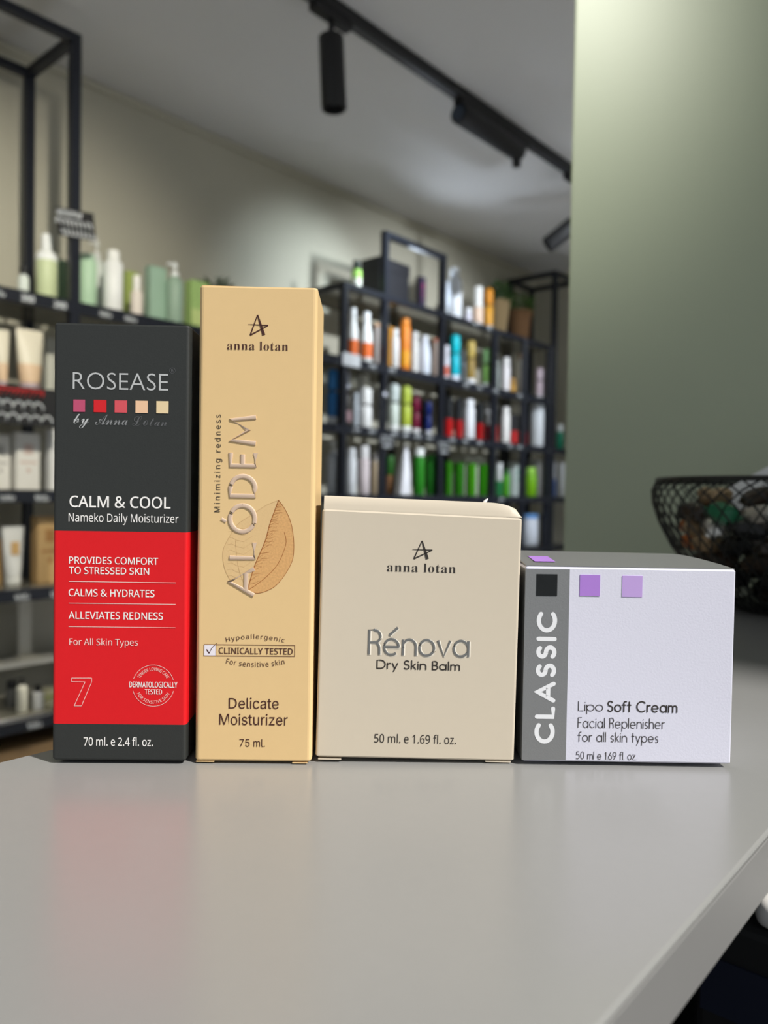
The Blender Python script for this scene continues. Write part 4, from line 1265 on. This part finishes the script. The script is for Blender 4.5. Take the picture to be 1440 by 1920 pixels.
# two things too particular for the list
bb = thing('gift_box', 'big black gift box standing inside the raised shelf frame', 'box', (-2.50, 2.850, 2.1155))
GB = mat('black_gift_card', (0.010, 0.010, 0.014), 0.45, noise=0.08)
mk('box_body', bx(-0.06, 0.06, -0.11, 0.11, 0, 0.19, bev=0.002), GB, parent=bb)
mk('lid', bx(-0.0625, 0.0625, -0.1125, 0.1125, 0.1502, 0.205, bev=0.002), GB, parent=bb)


def leaves(n, spread, height, size, seed, droop=0.3):
    rnd = random.Random(seed)
    bm = nb()
    for k in range(n):
        a = rnd.uniform(0, 2 * PI)
        q = rnd.random() ** .6
        base = Vector((spread * q * math.cos(a), spread * q * math.sin(a), height * rnd.uniform(.05, 1) * (1 - .35 * q)))
        d = Vector((math.cos(a + rnd.uniform(-.8, .8)), math.sin(a + rnd.uniform(-.8, .8)), rnd.uniform(-droop, .9))).normalized()
        sd = d.cross(Vector((0, 0, 1))).normalized()
        up = sd.cross(d)
        L = size * rnd.uniform(.7, 1.3)
        ps = [base, base + d * L * .4 + sd * L * .22, base + d * L + up * L * -.12, base + d * L * .4 - sd * L * .22, base + d * L * .45 + up * L * .08]
        v = [bm.verts.new(p) for p in ps]
        for f in ((0, 1, 4), (1, 2, 4), (2, 3, 4), (3, 0, 4)):
            bm.faces.new([v[i] for i in f])
    for k in range(8):
        a = k * PI / 4
        tube(bm, [(0.01 * math.cos(a), 0.01 * math.sin(a), -0.03), (spread * .4 * math.cos(a), spread * .4 * math.sin(a), height * .6)], 0.0015, 4)
    return bm


def plant(label, loc, r0_, r1_, h, mt, leafm, seed, rimh):
    t = thing('potted_plant', label, 'plant', loc)
    mk('basket', lathe([(r0_ * .95, 0), (r0_, 0.004), (r1_, h), (r1_ * .93, h), (r1_ * .9, h * .85), (0.004, h * .84)], 24), mt, parent=t, smooth=True)
    if rimh:
        mk('rim', lathe([(r1_ * .99, h - rimh), (r1_ * 1.09, h - rimh), (r1_ * 1.11, h + .002), (r1_ * .98, h + .004)], 24), mt, parent=t, smooth=True)
    mk('foliage', leaves(170, r1_ * .9, 0.15, 0.044, seed), leafm, parent=t, loc=(0, 0, h * .88))


LF = mat('leaf_green', (0.08, 0.16, 0.03), 0.5, noise=0.35, nscale=25)
LF2 = mat('leaf_dark_green', (0.045, 0.11, 0.025), 0.5, noise=0.35, nscale=25)
plant('green plant in a pale tapered wicker basket on the far top shelf', (-2.475, 3.815, 2.1155), 0.048, 0.071, 0.205, weave_mat('pale_wicker', (0.44, 0.32, 0.16), (0.30, 0.20, 0.09), 60), LF2, 2, 0)
plant('green plant in a brown rimmed wicker basket at the end of the top shelf', (-2.465, 4.04, 2.1155), 0.056, 0.072, 0.185, weave_mat('brown_wicker', (0.26, 0.13, 0.05), (0.14, 0.065, 0.02), 50), LF, 5, 0.022)
plant('green plant with dark leaves behind the bright green carton', (-2.57, 1.89, 1.7905), 0.06, 0.075, 0.13, MATS['brown_wicker'], LF2, 9, 0.02)

# ------------------------------------------------------------------ chalk price tags and chalk signs
rs = random.Random(21)


def scrawl(bm, x0, x1, zc_, amp, hw, loops=5, y=-0.0012):
    n = loops * 7
    line_bm(bm, [(x0 + (x1 - x0) * i / n + amp * .55 * math.cos(i * .9 + x0), zc_ + amp * math.sin(i * .9 + rs.uniform(-.25, .25))) for i in range(n + 1)], hw, y)
    return bm


TAGM = mat('smoky_tag', (0.05, 0.055, 0.06), 0.3, noise=0.1)


def price_tag(y, L, label, group, wd=0.046, h=0.027, body=None, text=None):
    t = thing('price_tag', label, 'price tag', (FN + 0.0005, y, LV[L] - (0.026 if L == 'T' else 0.034)), PI / 2, group)
    mk('tag_plate', bx(-wd / 2, wd / 2, -0.0008, 0.0, -0.003, h - 0.003, bev=0.0003), TAGM if body is None else body, parent=t)
    bm = nb()
    if text:
        letter_bm(bm, text, NOTO, (-wd * 420, 1, wd * 420, h * 1000 - 7), 0.012, y=-0.0012)
    else:
        scrawl(bm, -wd * 400, wd * 400, h * 500 - 3, h * 300, 1.5, 4)
    mk('chalk_figures', out(bm), CHALK, parent=t)
    return t


TL = 'chalk price tags on the left shelving'
TF = 'chalk price tags on the far shelving'
for y, L, text, lab in ((0.955, '1', None, 'chalk price tag on the upper shelf edge at the left picture border'), (1.045, '1', '390', 'chalk price tag reading 390 below the dropper bottle'),
                        (1.145, '1', '290', 'chalk price tag reading 290 below the pale yellow-green foam bottle'), (1.295, '1', None, 'chalk price tag below the mint green bottle'),
                        (1.385, '1', None, 'chalk price tag below the white spray can'), (0.985, '3', None, 'chalk price tag below the white carton cut by the picture edge'),
                        (1.09, '3', None, 'chalk price tag below the white carton with pinkish print'), (1.03, '4', None, 'chalk price tag below the white tube with orange square'),
                        (1.14, '4', None, 'chalk price tag below the kraft carton'), (1.07, '5', None, 'chalk price tag on the lowest shelf below the small bottles')):
    price_tag(y, L, lab, TL, text=text)
for y, L, lab in ((2.25, '1', 'chalk price tag at the shelf end close to the tall beige box'), (2.60, '1', 'chalk price tag below the second orange-label bottle'), (2.735, '1', 'chalk price tag at the raised frame post below the slim white bottle'),
                  (3.335, '1', 'chalk price tag below the bright cyan bottle'), (3.46, '1', 'chalk price tag below the golden brown bottle'), (3.62, '1', 'chalk price tag below the mint and lime bottle'),
                  (3.87, '1', 'chalk price tag below the small amber jar'), (2.50, '2', 'chalk price tag below the dark brown bottle'), (2.605, '2', 'chalk price tag below the white waisted bottle'),
                  (2.76, '2', 'chalk price tag below the pale mint bottle'), (2.845, '2', 'chalk price tag below the yellow-green bottle'), (2.935, '2', 'chalk price tag below the burgundy bottle'),
                  (3.03, '2', 'chalk price tag below the navy blue bottle'), (3.22, '2', 'chalk price tag below the first black and red carton'), (3.34, '2', 'chalk price tag below the tall white bottle among red cartons'),
                  (3.47, '2', 'chalk price tag below the carton right of the tall white bottle'), (3.78, '2', 'chalk price tag below the white bottle in the right bay'), (3.88, '2', 'chalk price tag below the bright red carton'),
                  (3.70, '3', 'chalk price tag on the middle shelf below the green bottle with pale cap'), (3.41, 'T', 'chalk price tag on the top shelf below the tiny pale jar'), (3.54, 'T', 'chalk price tag on the top shelf below the salmon-label spray')):
    price_tag(y, L, lab, TF, 0.052, 0.032)
pl = price_tag(2.46, '1', 'stacked white price labels below the first orange-label bottle', TF, 0.11, 0.055, body=cmat((.62, .64, .66)))


def chalk_sign(label, loc, wd, h, lines, rz=PI / 2, rot=0.0, red=False):
    t = thing('chalk_sign', label, 'sign', loc, 0, 'black chalk signs on the shelving')
    t.rotation_euler = (0, rot, rz)
    mk('board', bx(-wd / 2, wd / 2, -0.003, 0.0, 0, h, bev=0.0006), MBLK, parent=t)
    bm = nb()
    n = len(lines)
    for i, (a, b) in enumerate(lines):
        if red and i == 0:
            continue
        z = h * 1000 * (1 - (i + .5) / n)
        scrawl(bm, a * wd * 1000, b * wd * 1000, z, h * 1000 / n * .36, 2.4 if h > .08 else 1.8, 8, -0.0034)
    mk('chalk_writing', out(bm), CHALK, parent=t)
    if red:
        bm = nb()
        scrawl(bm, lines[0][0] * wd * 1000, lines[0][1] * wd * 1000, h * 1000 * (1 - .5 / n), h * 1000 / n * .34, 2.2, 14, -0.0034)
        mk('red_chalk_writing', out(bm), REDCH, parent=t)
    return t


chalk_sign('small black chalk sign clipped to the tall left shelf post', (FN + 0.006, 1.196, 1.985), 0.125, 0.085, [(-.45, .1), (-.48, .42), (-.4, .48)], rot=R(-6))
chalk_sign('black chalk sign with a red top line on the left shelf edge', (FN + 0.006, 0.99, 1.385), 0.30, 0.115, [(-.3, .34), (-.45, .36), (-.45, .46)], red=True)
chalk_sign('black chalk sign on the middle shelf below the raised frame post', (FN + 0.005, 2.70, 1.405), 0.10, 0.062, [(-.4, .4), (-.42, .42), (-.25, .25)])
chalk_sign('black chalk sign on the middle shelf below the second frame post', (FN + 0.005, 3.14, 1.400), 0.10, 0.062, [(-.4, .4), (-.4, .4), (-.25, .25)])
# pale disc added to imitate a blurred ring of light
for y, z, lab in ((2.66, 1.655, 'round pale disc imitating a ring of light on the raised frame post'),):
    s = mk('light_ring_disc', lathe([(0.010, 0), (0.012, 0.0004), (0.012, 0.0012), (0.010, 0.0016)], 18), cmat((.6, .62, .7)), loc=(FN + 0.0012, y + 0.028, z), rot=(0, PI / 2, 0))
    tag(s, lab, 'light ring')
